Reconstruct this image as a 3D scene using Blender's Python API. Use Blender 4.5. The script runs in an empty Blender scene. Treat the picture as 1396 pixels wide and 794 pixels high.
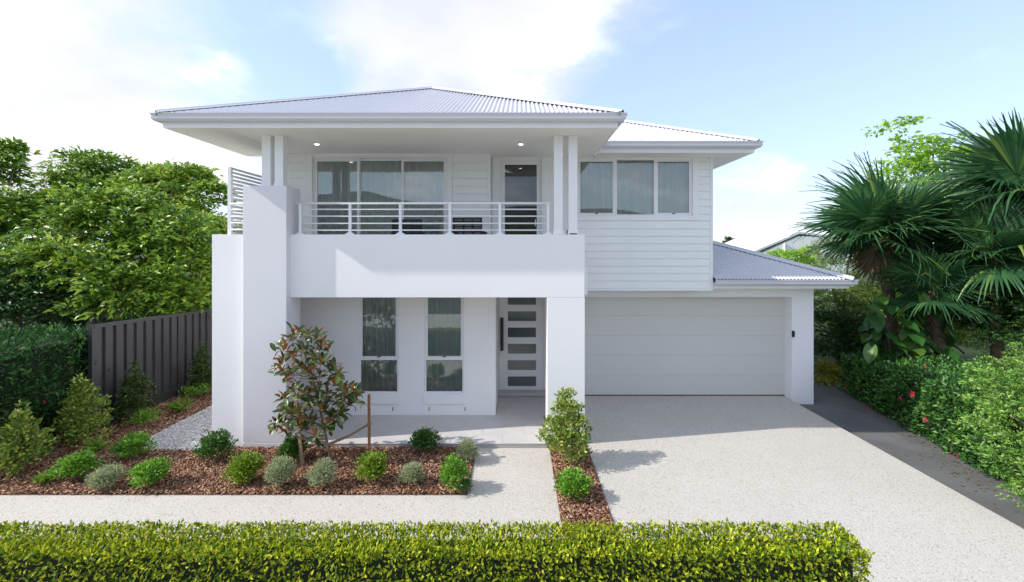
import bpy, math, random
import numpy as np
from mathutils import Vector, Matrix

random.seed(11)
rng = np.random.default_rng(11)
SC = bpy.context.scene
COL = SC.collection
R = math.radians

# ---------------------------------------------------------------- camera
EYE = 3.5            # camera height (m); it looks straight along +Y
FPX = 626.0          # focal length in photo pixels (photo is 1396 wide)
cam_d = bpy.data.cameras.new('camera')
cam_d.sensor_width = 36.0
cam_d.lens = FPX / 1396 * 36
cam_d.shift_x = -9 / 1396
cam_d.shift_y = -57 / 1396
cam_d.clip_start = 0.1
cam_d.clip_end = 6000
cam = bpy.data.objects.new('camera', cam_d)
COL.objects.link(cam)
cam.location = (0, 0, EYE)
cam.rotation_euler = (R(90), 0, 0)
SC.camera = cam

# ---------------------------------------------------------------- world and sun
SUN_TRAVEL = Vector((5.5, 1.0, -4.1)).normalized()
to_sun = -SUN_TRAVEL
SUN_EL = math.asin(to_sun.z)
SUN_ROT = math.atan2(to_sun.x, to_sun.y)
sun_d = bpy.data.lights.new('sun', 'SUN')
sun_d.energy = 2.0
sun_d.angle = R(0.6)
sun_d.color = (1.0, 0.95, 0.87)
sun = bpy.data.objects.new('sun', sun_d)
COL.objects.link(sun)
sun.rotation_euler = SUN_TRAVEL.to_track_quat('-Z', 'Y').to_euler()
sun.location = (-30, -5, 30)

SC.view_settings.view_transform = 'Standard'
SC.view_settings.look = 'None'
SC.view_settings.gamma = 1
SC.view_settings.exposure = 1.24
SC.view_settings.use_curve_mapping = False
SC.cycles.max_bounces = 14
SC.cycles.diffuse_bounces = 9
SC.cycles.transparent_max_bounces = 24

world = bpy.data.worlds.new('World')
SC.world = world
world.use_nodes = True


def build_world():
    nt = world.node_tree
    N, L = nt.nodes, nt.links
    N.clear()
    out = N.new('ShaderNodeOutputWorld')
    bg = N.new('ShaderNodeBackground')
    bg.inputs['Strength'].default_value = 0.14
    L.new(bg.outputs[0], out.inputs[0])
    sky = N.new('ShaderNodeTexSky')
    sky.sky_type = 'NISHITA'
    sky.sun_disc = False
    sky.sun_elevation = SUN_EL
    sky.sun_rotation = SUN_ROT
    sky.air_density = 1.0
    sky.dust_density = 0.6
    sky.ozone_density = 1.2
    tc = N.new('ShaderNodeTexCoord')
    nrm = N.new('ShaderNodeVectorMath'); nrm.operation = 'NORMALIZE'
    L.new(tc.outputs['Generated'], nrm.inputs[0])
    sep = N.new('ShaderNodeSeparateXYZ')
    L.new(nrm.outputs[0], sep.inputs[0])

    def math_(op, a, b=None, clamp=False):
        m = N.new('ShaderNodeMath'); m.operation = op; m.use_clamp = clamp
        for i, v in enumerate((a, b)):
            if v is None: continue
            if isinstance(v, (int, float)): m.inputs[i].default_value = v
            else: L.new(v, m.inputs[i])
        return m.outputs[0]

    # cloud layer seen from below: flatten the direction onto a sheet
    zz = math_('ADD', math_('MAXIMUM', sep.outputs[2], 0.0), 0.32)
    cx = math_('DIVIDE', sep.outputs[0], zz)
    cy = math_('DIVIDE', sep.outputs[1], zz)
    comb = N.new('ShaderNodeCombineXYZ')
    L.new(cx, comb.inputs[0]); L.new(cy, comb.inputs[1]); comb.inputs[2].default_value = 3.7
    n1 = N.new('ShaderNodeTexNoise')
    n1.inputs['Scale'].default_value = 1.5
    n1.inputs['Detail'].default_value = 9
    n1.inputs['Roughness'].default_value = 0.6
    n1.inputs['Distortion'].default_value = 0.25
    L.new(comb.outputs[0], n1.inputs['Vector'])
    v = n1.outputs[0]

    def blob(px, py, rad, amp):
        d = Vector(((px - 707) / FPX, 1, (340 - py) / FPX)).normalized()
        dist = N.new('ShaderNodeVectorMath'); dist.operation = 'DISTANCE'
        L.new(nrm.outputs[0], dist.inputs[0]); dist.inputs[1].default_value = d
        mr = N.new('ShaderNodeMapRange'); mr.interpolation_type = 'SMOOTHERSTEP'
        mr.inputs['From Min'].default_value = 0.0; mr.inputs['From Max'].default_value = rad
        mr.inputs['To Min'].default_value = amp; mr.inputs['To Max'].default_value = 0.0
        L.new(dist.outputs['Value'], mr.inputs['Value'])
        return mr.outputs[0]
    for b in CLOUD_BLOBS:
        v = math_('ADD', v, blob(*b))
    ramp = N.new('ShaderNodeMapRange'); ramp.interpolation_type = 'SMOOTHSTEP'
    ramp.inputs['From Min'].default_value = 0.40
    ramp.inputs['From Max'].default_value = 0.74
    ramp.inputs['To Min'].default_value = 0.0
    ramp.inputs['To Max'].default_value = 0.93
    L.new(v, ramp.inputs['Value'])
    # soft grey modelling inside the clouds
    n2 = N.new('ShaderNodeTexNoise')
    n2.inputs['Scale'].default_value = 2.6
    n2.inputs['Detail'].default_value = 7
    L.new(comb.outputs[0], n2.inputs['Vector'])
    cr = N.new('ShaderNodeValToRGB')
    cr.color_ramp.elements[0].position = 0.36
    cr.color_ramp.elements[0].color = (2.72, 2.78, 2.95, 1)
    cr.color_ramp.elements[1].position = 0.76
    cr.color_ramp.elements[1].color = (7.4, 7.35, 7.25, 1)
    mid = cr.color_ramp.elements.new(0.53); mid.color = (3.15, 3.17, 3.25, 1)
    L.new(n2.outputs[0], cr.inputs[0])
    # thin high veil, thicker towards the horizon
    veil = math_('SUBTRACT', 0.74, math_('MULTIPLY', math_('MAXIMUM', sep.outputs[2], 0.0), 0.55), True)
    mixv = N.new('ShaderNodeMix'); mixv.data_type = 'RGBA'
    L.new(veil, mixv.inputs['Factor'])
    L.new(sky.outputs[0], mixv.inputs[6])
    mixv.inputs[7].default_value = (1.9, 2.3, 3.1, 1)
    mix = N.new('ShaderNodeMix'); mix.data_type = 'RGBA'
    L.new(ramp.outputs[0], mix.inputs['Factor'])
    L.new(mixv.outputs[2], mix.inputs[6])
    L.new(cr.outputs[0], mix.inputs[7])
    L.new(mix.outputs[2], bg.inputs['Color'])


CLOUD_BLOBS = [(640, 30, 0.42, 0.24), (120, 120, 0.35, 0.14), (1040, 275, 0.24, 0.26), (60, 200, 0.35, 0.2),
               (420, 110, 0.13, -0.2), (1180, 110, 0.42, -0.3), (900, 190, 0.25, -0.16), (1340, 150, 0.2, 0.14), (290, 160, 0.12, -0.06)]
build_world()

# ---------------------------------------------------------------- helpers
def X(px, d): return (px - 707) * d / FPX          # photo column at distance d -> metres
def Z(py, d): return EYE - (py - 340) * d / FPX    # photo row at distance d -> metres
def P(px, py, d): return (X(px, d), d, Z(py, d))
def G(px, py, z=0.03):                              # point of the ground seen at a photo pixel
    d = (EYE - z) * FPX / (py - 340)
    return (X(px, d), d, z)


def tag(o, label=None, cat=None, group=None, kind=None):
    if label: o['label'] = label
    if cat: o['category'] = cat
    if group: o['group'] = group
    if kind: o['kind'] = kind
    return o


def empty(name, loc, parent=None):
    o = bpy.data.objects.new(name, None)
    COL.objects.link(o)
    o.location = loc
    o.empty_display_size = 0.2
    if parent: o.parent = parent
    return o


def put(name, me, parent=None, loc=None, rot=None, scale=None):
    o = bpy.data.objects.new(name, me)
    COL.objects.link(o)
    if parent: o.parent = parent
    if loc is not None: o.location = loc
    if rot is not None: o.rotation_euler = rot
    if scale is not None: o.scale = scale
    return o


def copy_tree(o, parent=None):
    c = o.copy()
    COL.objects.link(c)
    if parent: c.parent = parent
    for ch in o.children:
        copy_tree(ch, c)
    return c


class MB:
    """collects boxes, prisms and tubes; build() links them as ONE mesh object"""
    def __init__(self): self.v, self.f = [], []

    def add(self, vs, fs):
        b = len(self.v)
        self.v += [tuple(p) for p in vs]
        self.f += [tuple(b + i for i in f) for f in fs]
        return self

    def box(self, x0, x1, y0, y1, z0, z1):
        return self.add([(x0, y0, z0), (x1, y0, z0), (x1, y1, z0), (x0, y1, z0), (x0, y0, z1), (x1, y0, z1), (x1, y1, z1), (x0, y1, z1)],
                        [(0, 3, 2, 1), (4, 5, 6, 7), (0, 1, 5, 4), (1, 2, 6, 5), (2, 3, 7, 6), (3, 0, 4, 7)])

    def prism(self, prof, axis, a0, a1):
        """closed profile (list of 2-D points) swept along an axis"""
        n = len(prof)
        def pt(p, a):
            return {'x': (a, p[0], p[1]), 'y': (p[0], a, p[1]), 'z': (p[0], p[1], a)}[axis]
        vs = [pt(p, a0) for p in prof] + [pt(p, a1) for p in prof]
        fs = [(i, (i + 1) % n, n + (i + 1) % n, n + i) for i in range(n)]
        fs += [tuple(range(n))[::-1], tuple(range(n, 2 * n))]
        return self.add(vs, fs)

    def tube(self, pts, rad, seg=8):
        pts = [Vector(p) for p in pts]
        if not isinstance(rad, (list, tuple)): rad = [rad] * len(pts)
        vs, fs = [], []
        for i, p in enumerate(pts):
            t = (pts[min(i + 1, len(pts) - 1)] - pts[max(i - 1, 0)]).normalized()
            a = t.cross(Vector((0, 0, 1)))
            if a.length < 1e-3: a = t.cross(Vector((0, 1, 0)))
            a.normalize()
            b = t.cross(a)
            for k in range(seg):
                w = 2 * math.pi * k / seg
                vs.append(p + (a * math.cos(w) + b * math.sin(w)) * rad[i])
        for i in range(len(pts) - 1):
            for k in range(seg):
                k2 = (k + 1) % seg
                fs.append((i * seg + k, i * seg + k2, (i + 1) * seg + k2, (i + 1) * seg + k))
        fs.append(tuple(range(seg))[::-1])
        fs.append(tuple((len(pts) - 1) * seg + k for k in range(seg)))
        return self.add(vs, fs)

    def mesh(self, name, mat, smooth=False):
        me = bpy.data.meshes.new(name)
        me.from_pydata(self.v, [], self.f)
        me.materials.append(mat)
        me.validate()
        bm_fix(me)
        if smooth: me.polygons.foreach_set('use_smooth', [True] * len(me.polygons))
        me.update()
        return me

    def build(self, name, mat, parent=None, smooth=False, bevel=0):
        o = put(name, self.mesh(name, mat, smooth), parent)
        if bevel:
            m = o.modifiers.new('bevel', 'BEVEL')
            m.width = bevel; m.segments = 2; m.limit_method = 'ANGLE'
        return o


import bmesh
def bm_fix(me):
    bm = bmesh.new(); bm.from_mesh(me)
    bmesh.ops.recalc_face_normals(bm, faces=bm.faces)
    bm.to_mesh(me); bm.free()


def np_mesh(name, V, F, mat, face_tone=None, smooth=False):
    """numpy vertices (n,3) + quads (m,4) -> mesh, with a per-face value 'rnd'"""
    V = np.asarray(V, dtype=np.float32); F = np.asarray(F, dtype=np.int32)
    me = bpy.data.meshes.new(name)
    k = F.shape[1]
    me.vertices.add(len(V)); me.vertices.foreach_set('co', V.ravel())
    me.loops.add(F.size); me.loops.foreach_set('vertex_index', F.ravel())
    me.polygons.add(len(F))
    me.polygons.foreach_set('loop_start', np.arange(0, F.size, k, dtype=np.int32))
    me.update(calc_edges=True)
    me.materials.append(mat)
    if face_tone is not None:
        a = me.attributes.new('face_tone', 'FLOAT', 'FACE')
        a.data.foreach_set('value', np.asarray(face_tone, dtype=np.float32))
    if smooth: me.polygons.foreach_set('use_smooth', np.ones(len(F), dtype=bool))
    me.update()
    return me


# ---------------------------------------------------------------- materials
def new_mat(name):
    m = bpy.data.materials.new(name); m.use_nodes = True
    nt = m.node_tree
    b = nt.nodes['Principled BSDF']
    return m, nt, b


def plain(name, col, rough=0.6, metal=0.0, var=0.04, scale=3.0, bump=0.0, bscale=60.0, spec=0.5):
    """paint / render with gentle tonal drift and fine relief"""
    m, nt, b = new_mat(name)
    N, L = nt.nodes, nt.links
    tc = N.new('ShaderNodeTexCoord')
    n = N.new('ShaderNodeTexNoise'); n.inputs['Scale'].default_value = scale; n.inputs['Detail'].default_value = 6
    L.new(tc.outputs['Object'], n.inputs['Vector'])
    r = N.new('ShaderNodeValToRGB')
    r.color_ramp.elements[0].position = 0.3; r.color_ramp.elements[1].position = 0.7
    r.color_ramp.elements[0].color = (*[c * (1 - var) for c in col], 1)
    r.color_ramp.elements[1].color = (*[min(1, c * (1 + var)) for c in col], 1)
    L.new(n.outputs[0], r.inputs[0]); L.new(r.outputs[0], b.inputs['Base Color'])
    b.inputs['Roughness'].default_value = rough
    b.inputs['Metallic'].default_value = metal
    b.inputs['Specular IOR Level'].default_value = spec
    if bump:
        n2 = N.new('ShaderNodeTexNoise'); n2.inputs['Scale'].default_value = bscale; n2.inputs['Detail'].default_value = 4
        L.new(tc.outputs['Object'], n2.inputs['Vector'])
        bp = N.new('ShaderNodeBump'); bp.inputs['Strength'].default_value = bump; bp.inputs['Distance'].default_value = 0.004
        L.new(n2.outputs[0], bp.inputs['Height']); L.new(bp.outputs[0], b.inputs['Normal'])
    return m


def aggregate(name, cols, scale=75.0, dark=(0.30, 0.26, 0.22), bump=0.5):
    """exposed aggregate concrete: small stones of several colours"""
    m, nt, b = new_mat(name)
    N, L = nt.nodes, nt.links
    tc = N.new('ShaderNodeTexCoord')
    vo = N.new('ShaderNodeTexVoronoi'); vo.inputs['Scale'].default_value = scale
    L.new(tc.outputs['Object'], vo.inputs['Vector'])
    sp = N.new('ShaderNodeSeparateColor'); L.new(vo.outputs['Color'], sp.inputs[0])
    r = N.new('ShaderNodeValToRGB'); r.color_ramp.interpolation = 'CONSTANT'
    els = r.color_ramp.elements
    els[0].position = 0; els[0].color = (*cols[0], 1)
    els[1].position = 1.0 / len(cols); els[1].color = (*cols[1], 1)
    for i, c in enumerate(cols[2:]):
        e = els.new((i + 2) / len(cols)); e.color = (*c, 1)
    L.new(sp.outputs[0], r.inputs[0])
    gt = N.new('ShaderNodeMath'); gt.operation = 'GREATER_THAN'; gt.inputs[1].default_value = 0.955
    L.new(sp.outputs[1], gt.inputs[0])
    mx = N.new('ShaderNodeMix'); mx.data_type = 'RGBA'
    L.new(gt.outputs[0], mx.inputs['Factor']); L.new(r.outputs[0], mx.inputs[6]); mx.inputs[7].default_value = (*dark, 1)
    n = N.new('ShaderNodeTexNoise'); n.inputs['Scale'].default_value = 0.9; n.inputs['Detail'].default_value = 8
    L.new(tc.outputs['Object'], n.inputs['Vector'])
    mr = N.new('ShaderNodeMapRange'); mr.inputs['To Min'].default_value = 0.93; mr.inputs['To Max'].default_value = 1.06
    L.new(n.outputs[0], mr.inputs['Value'])
    mu = N.new('ShaderNodeMix'); mu.data_type = 'RGBA'; mu.blend_type = 'MULTIPLY'; mu.inputs['Factor'].default_value = 1
    L.new(mx.outputs[2], mu.inputs[6]); L.new(mr.outputs[0], mu.inputs[7])
    L.new(mu.outputs[2], b.inputs['Base Color'])
    b.inputs['Roughness'].default_value = 0.8
    bp = N.new('ShaderNodeBump'); bp.inputs['Strength'].default_value = bump; bp.inputs['Distance'].default_value = 0.006
    bp.invert = True
    L.new(vo.outputs['Distance'], bp.inputs['Height']); L.new(bp.outputs[0], b.inputs['Normal'])
    return m


def leafy(name, cols, rough=0.42, trans=0.2, back=None, spec=0.5, gain=1.3):
    """leaf: the colour runs through a ramp by each leaf's own random value"""
    m, nt, b = new_mat(name)
    N, L = nt.nodes, nt.links
    at = N.new('ShaderNodeAttribute'); at.attribute_name = 'face_tone'
    cols = [(p, tuple(min(0.6, c * gain) for c in k)) for p, k in cols]
    r = N.new('ShaderNodeValToRGB')
    els = r.color_ramp.elements
    els[0].position = cols[0][0]; els[0].color = (*cols[0][1], 1)
    els[1].position = cols[-1][0]; els[1].color = (*cols[-1][1], 1)
    for p, c in cols[1:-1]:
        e = els.new(p); e.color = (*c, 1)
    L.new(at.outputs['Fac'], r.inputs[0])
    colout = r.outputs[0]
    if back:
        g = N.new('ShaderNodeNewGeometry')
        mx = N.new('ShaderNodeMix'); mx.data_type = 'RGBA'
        L.new(g.outputs['Backfacing'], mx.inputs['Factor']); L.new(colout, mx.inputs[6]); mx.inputs[7].default_value = (*back, 1)
        colout = mx.outputs[2]
    L.new(colout, b.inputs['Base Color'])
    b.inputs['Roughness'].default_value = rough
    b.inputs['Specular IOR Level'].default_value = spec
    if trans:
        t = N.new('ShaderNodeBsdfTranslucent')
        hs = N.new('ShaderNodeHueSaturation'); hs.inputs['Hue'].default_value = 0.485; hs.inputs['Value'].default_value = 1.5
        L.new(colout, hs.inputs['Color']); L.new(hs.outputs[0], t.inputs['Color'])
        ms = N.new('ShaderNodeMixShader'); ms.inputs[0].default_value = trans
        L.new(b.outputs[0], ms.inputs[1]); L.new(t.outputs[0], ms.inputs[2])
        L.new(ms.outputs[0], nt.nodes['Material Output'].inputs['Surface'])
    return m


def by_rnd(name, cols, rough=0.85, bump=0.0):
    m = leafy(name, cols, rough=rough, trans=0, spec=0.25, gain=1.0)
    return m


def glass(name, tint=(0.90, 0.94, 0.93), ior=2.05):
    m, nt, b = new_mat(name)
    N, L = nt.nodes, nt.links
    N.remove(b)
    tr = N.new('ShaderNodeBsdfTransparent'); tr.inputs[0].default_value = (*tint, 1)
    gl = N.new('ShaderNodeBsdfGlossy'); gl.inputs['Roughness'].default_value = 0.01
    fr = N.new('ShaderNodeFresnel'); fr.inputs['IOR'].default_value = ior
    ms = N.new('ShaderNodeMixShader')
    L.new(fr.outputs[0], ms.inputs[0]); L.new(tr.outputs[0], ms.inputs[1]); L.new(gl.outputs[0], ms.inputs[2])
    L.new(ms.outputs[0], N['Material Output'].inputs['Surface'])
    return m


def emis(name, col, s):
    m, nt, b = new_mat(name)
    b.inputs['Emission Color'].default_value = (*col, 1); b.inputs['Emission Strength'].default_value = s
    return m


M = {}
M['render'] = plain('white render', (0.885, 0.87, 0.88), 0.8, var=0.018, scale=0.9, bump=0.2, bscale=140)
M['pier'] = plain('pale lavender grey render', (0.74, 0.725, 0.765), 0.8, var=0.015, scale=1.5, bump=0.12, bscale=140)
M['board'] = plain('white weatherboard paint', (0.86, 0.865, 0.875), 0.55, var=0.015, scale=2, bump=0.05, bscale=50)
M['trim'] = plain('white trim paint', (0.86, 0.86, 0.865), 0.4, var=0.01)
M['soffit'] = plain('soffit lining', (0.86, 0.84, 0.79), 0.7, var=0.01)
M['gutter'] = plain('pale grey gutter paint', (0.62, 0.62, 0.66), 0.35, var=0.015, scale=1)
M['roof'] = plain('pale roof steel', (0.62, 0.615, 0.665), 0.34, var=0.02, scale=1.2, spec=0.4)
M['alu'] = plain('white powder coat', (0.83, 0.83, 0.84), 0.3, var=0.01)
M['garage'] = plain('pale grey door steel', (0.67, 0.65, 0.61), 0.45, var=0.01, scale=2)
M['black'] = plain('black metal', (0.015, 0.015, 0.016), 0.35, var=0.1)
M['rubber'] = plain('dark rubber and gap shade', (0.05, 0.05, 0.052), 0.8)
M['wicker'] = plain('black wicker', (0.02, 0.02, 0.022), 0.6, bump=0.8, bscale=90)
M['tile'] = plain('grey porch tile', (0.56, 0.54, 0.53), 0.5, var=0.06, scale=2.5, bump=0.1, bscale=30)
M['grout'] = plain('grout', (0.42, 0.40, 0.39), 0.9)
M['glass'] = glass('window glass')
M['door_glass'] = glass('dark door glass', (0.30, 0.34, 0.33), 2.0)
M['obscure'] = plain('obscure grey door glass', (0.10, 0.125, 0.13), 0.12, var=0.25, scale=1.2, spec=0.8)
M['curtain'] = plain('sheer curtain', (0.86, 0.87, 0.87), 0.9, var=0.03, scale=1)
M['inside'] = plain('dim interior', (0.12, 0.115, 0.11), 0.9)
M['lamp'] = emis('downlight', (1.0, 0.93, 0.8), 3.0)
M['fence'] = plain('charcoal fence steel', (0.052, 0.049, 0.052), 0.45, var=0.08, scale=1.5)
M['soil'] = plain('dark soil', (0.055, 0.032, 0.022), 0.95, var=0.35, scale=9, bump=1.0, bscale=45)
M['edging'] = plain('dark steel edging', (0.12, 0.085, 0.07), 0.7)
M['grass'] = plain('lawn', (0.03, 0.06, 0.014), 0.9, var=0.35, scale=0.8, bump=0.8, bscale=30)
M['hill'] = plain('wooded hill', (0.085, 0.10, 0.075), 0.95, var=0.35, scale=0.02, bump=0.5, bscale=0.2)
M['asphalt'] = plain('dark side paving', (0.125, 0.126, 0.128), 0.85, var=0.22, scale=1.3, bump=0.4, bscale=120)
M['road'] = plain('road asphalt', (0.055, 0.055, 0.057), 0.9, var=0.15, scale=1.5, bump=0.4, bscale=120)
M['timber'] = plain('hardwood stake', (0.30, 0.15, 0.075), 0.8, var=0.25, scale=14)
M['pale_timber'] = plain('weathered stake', (0.46, 0.33, 0.20), 0.8, var=0.2, scale=14)
M['webbing'] = plain('jute webbing', (0.30, 0.21, 0.13), 0.9, var=0.15, scale=20)
M['bark'] = plain('grey brown bark', (0.21, 0.17, 0.12), 0.9, var=0.35, scale=7, bump=0.8, bscale=25)
M['palm_bark'] = plain('fibrous palm trunk', (0.13, 0.095, 0.06), 0.95, var=0.4, scale=9, bump=1.0, bscale=20)
AGG = [(0.535, 0.495, 0.445), (0.565, 0.53, 0.485), (0.51, 0.475, 0.43), (0.55, 0.52, 0.475), (0.47, 0.43, 0.385), (0.59, 0.56, 0.525)]
M['drive'] = aggregate('exposed aggregate drive', AGG, 85)
M['path'] = aggregate('exposed aggregate path', [tuple(c * 1.03 for c in k) for k in AGG], 88)
M['pebble_base'] = aggregate('pebble base', [(0.42, 0.40, 0.37), (0.55, 0.53, 0.5), (0.30, 0.28, 0.26)], 45)
M['pebble'] = by_rnd('pebbles', [(0, (0.28, 0.25, 0.22)), (0.25, (0.54, 0.50, 0.45)), (0.6, (0.70, 0.67, 0.62)), (1, (0.82, 0.79, 0.75))])
M['chips'] = by_rnd('bark chips', [(0, (0.05, 0.020, 0.012)), (0.28, (0.18, 0.082, 0.048)), (0.58, (0.36, 0.19, 0.115)), (0.82, (0.55, 0.35, 0.225)), (1, (0.62, 0.45, 0.32))])
M['box_leaf'] = leafy('bright shrub leaf', [(0, (0.025, 0.075, 0.01)), (0.5, (0.075, 0.19, 0.015)), (1, (0.19, 0.33, 0.03))], gain=1.75)
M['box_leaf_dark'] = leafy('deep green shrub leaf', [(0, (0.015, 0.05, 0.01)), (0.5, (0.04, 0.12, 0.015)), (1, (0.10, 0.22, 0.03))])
M['box_leaf_yellow'] = leafy('yellow green shrub leaf', [(0, (0.04, 0.085, 0.008)), (0.5, (0.13, 0.22, 0.012)), (1, (0.27, 0.38, 0.03))])
M['grey_leaf'] = leafy('grey green leaf', [(0, (0.11, 0.15, 0.07)), (0.5, (0.24, 0.28, 0.15)), (1, (0.38, 0.40, 0.25))], rough=0.7, trans=0.2, gain=1.5)
M['lilly'] = leafy('glossy shrub leaf', [(0, (0.02, 0.05, 0.01)), (0.45, (0.08, 0.14, 0.02)), (0.75, (0.24, 0.27, 0.04)), (0.9, (0.38, 0.30, 0.08)), (1, (0.44, 0.20, 0.09))], rough=0.3, gain=1.95)
M['lilly_shaded'] = leafy('shade-toned glossy shrub leaf', [(0, (0.012, 0.028, 0.008)), (0.6, (0.05, 0.085, 0.015)), (1, (0.13, 0.15, 0.03))], rough=0.3)  # darker copy of the lilly leaf, fence shade put into the colour
M['front_hedge'] = leafy('clipped hedge leaf', [(0, (0.015, 0.045, 0.004)), (0.35, (0.075, 0.13, 0.007)), (0.65, (0.26, 0.30, 0.010)), (0.9, (0.36, 0.38, 0.02)), (0.97, (0.45, 0.30, 0.03)), (1, (0.50, 0.20, 0.02))], rough=0.55, spec=0.22, gain=1.6)
M['left_hedge'] = leafy('left hedge leaf', [(0, (0.008, 0.035, 0.012)), (0.6, (0.025, 0.09, 0.02)), (1, (0.07, 0.19, 0.03))], rough=0.5, spec=0.3)
M['right_hedge'] = leafy('hibiscus hedge leaf', [(0, (0.012, 0.04, 0.012)), (0.55, (0.035, 0.115, 0.02)), (1, (0.12, 0.27, 0.03))], rough=0.4, gain=1.3)
M['pale_shrub'] = leafy('pale shrub leaf', [(0, (0.03, 0.09, 0.010)), (0.5, (0.10, 0.22, 0.03)), (1, (0.25, 0.38, 0.07))], rough=0.4)
M['tree'] = leafy('tree leaf', [(0, (0.012, 0.035, 0.005)), (0.4, (0.05, 0.11, 0.010)), (0.75, (0.15, 0.24, 0.022)), (1, (0.26, 0.36, 0.045))], rough=0.42, gain=1.95)
M['tree_light'] = leafy('light tree leaf', [(0, (0.015, 0.045, 0.006)), (0.4, (0.07, 0.14, 0.012)), (0.75, (0.18, 0.28, 0.03)), (1, (0.30, 0.40, 0.05))], rough=0.42, gain=1.9)
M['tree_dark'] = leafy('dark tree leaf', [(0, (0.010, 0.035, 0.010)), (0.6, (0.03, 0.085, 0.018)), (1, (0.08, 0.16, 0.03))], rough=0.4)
M['lime'] = leafy('lime leaf', [(0, (0.08, 0.19, 0.015)), (0.5, (0.19, 0.36, 0.03)), (1, (0.34, 0.50, 0.06))], trans=0.4)
M['olive'] = leafy('olive feathery leaf', [(0, (0.03, 0.06, 0.012)), (0.5, (0.09, 0.14, 0.03)), (1, (0.19, 0.24, 0.06))], gain=1.9)
M['croton'] = leafy('golden shrub leaf', [(0, (0.06, 0.12, 0.01)), (0.5, (0.25, 0.28, 0.02)), (0.9, (0.45, 0.38, 0.03)), (1, (0.5, 0.12, 0.03))])
M['palm'] = leafy('fan palm leaf', [(0, (0.014, 0.05, 0.022)), (0.55, (0.035, 0.10, 0.036)), (0.85, (0.09, 0.17, 0.045)), (1, (0.17, 0.22, 0.05))], rough=0.36, trans=0.22, gain=1.45)
M['palm_dry'] = leafy('dry palm leaf', [(0, (0.10, 0.075, 0.04)), (1, (0.22, 0.17, 0.09))], rough=0.8, trans=0.2)
M['bigleaf'] = leafy('large climber leaf', [(0, (0.02, 0.08, 0.02)), (0.5, (0.045, 0.14, 0.025)), (1, (0.10, 0.20, 0.03))], rough=0.35, trans=0.2, gain=0.95)
M['grasstuft'] = leafy('strappy leaf', [(0, (0.06, 0.14, 0.015)), (1, (0.22, 0.36, 0.05))])
M['magnolia'] = leafy('magnolia leaf', [(0, (0.012, 0.030, 0.006)), (0.55, (0.032, 0.065, 0.010)), (0.85, (0.10, 0.14, 0.03)), (1, (0.24, 0.17, 0.04))], rough=0.36, trans=0.08, back=(0.34, 0.135, 0.03), spec=0.5)
M['litter'] = by_rnd('fallen leaves', [(0, (0.10, 0.06, 0.025)), (0.6, (0.22, 0.15, 0.06)), (1, (0.16, 0.17, 0.05))])
M['flower'] = plain('pink red petal', (0.55, 0.02, 0.05), 0.6, var=0.1)
M['neighbour_wall'] = plain('pale neighbour wall', (0.86, 0.88, 0.86), 0.7)
M['neighbour_roof'] = plain('pale neighbour roof', (0.70, 0.72, 0.72), 0.5)
M['paint_mark'] = plain('pipe white plastic', (0.75, 0.75, 0.75), 0.4)

# ---------------------------------------------------------------- setting: ground sheets
def sheet(name, mat, poly, z, kind='structure', thick=0.0, label=None):
    mb = MB()
    n = len(poly)
    if thick:
        mb.prism(poly, 'z', z - thick, z)
    else:
        mb.add([(x, y, z) for x, y in poly], [tuple(range(n))])
    o = mb.build(name, mat)
    o['kind'] = kind
    return o


def rect(x0, x1, y0, y1): return [(x0, y0), (x1, y0), (x1, y1), (x0, y1)]


sheet('ground', M['grass'], rect(-2500, 2500, -2500, 2500), -0.14)
sheet('driveway', M['drive'], [(1.21, 4.65), (3.3, 4.65), (3.3, -3), (6.32, -3), (6.32, 10.97), (1.21, 10.97)], 0.0, thick=0.12)
sheet('entry_path', M['path'], rect(-0.73, 0.545, 6.54, 8.085), 0.0, thick=0.12)
sheet('footpath', M['path'], rect(-16, 0.545, 4.65, 6.537), 0.0, thick=0.12)
sheet('side_pavement', M['asphalt'], [(6.325, -3), (9.5, -3), (9.5, 16), (6.325, 16)], -0.1)
sheet('pebble_path', M['pebble_base'], rect(-6.85, -5.515, 7.97, 16), 0.012, thick=0.1)
sheet('garden_bed', M['soil'], [(-16, 6.54), (-0.735, 6.54), (-0.735, 8.08), (-5.513, 8.08), (-5.513, 7.965), (-6.855, 7.965), (-6.855, 16), (-8.1, 16), (-8.1, 8.7), (-16, 8.7)], 0.0, thick=0.1)
sheet('driveway_bed', M['soil'], rect(0.55, 1.205, 4.65, 8.24), 0.0, thick=0.1)
sheet('hedge_bed', M['soil'], rect(-16, 3.29, 3.3, 4.645), 0.0, thick=0.1)
sheet('bounce_pavement', M['path'], rect(-30, 30, -6.5, 3.29), -0.125)  # unseen pale paving, added to bounce light onto the facade
sheet('road', M['road'], rect(-200, 200, -16, -8), -0.12)


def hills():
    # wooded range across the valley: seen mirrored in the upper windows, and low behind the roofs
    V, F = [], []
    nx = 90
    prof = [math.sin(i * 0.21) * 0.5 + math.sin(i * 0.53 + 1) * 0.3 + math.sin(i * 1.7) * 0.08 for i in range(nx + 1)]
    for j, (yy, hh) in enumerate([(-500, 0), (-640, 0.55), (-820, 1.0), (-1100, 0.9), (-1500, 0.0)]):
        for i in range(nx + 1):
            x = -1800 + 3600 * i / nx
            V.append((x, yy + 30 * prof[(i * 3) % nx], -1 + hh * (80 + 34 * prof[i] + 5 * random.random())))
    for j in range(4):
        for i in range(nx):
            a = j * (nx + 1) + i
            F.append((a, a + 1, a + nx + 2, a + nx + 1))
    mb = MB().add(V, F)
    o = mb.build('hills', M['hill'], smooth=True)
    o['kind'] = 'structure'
hills()

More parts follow.
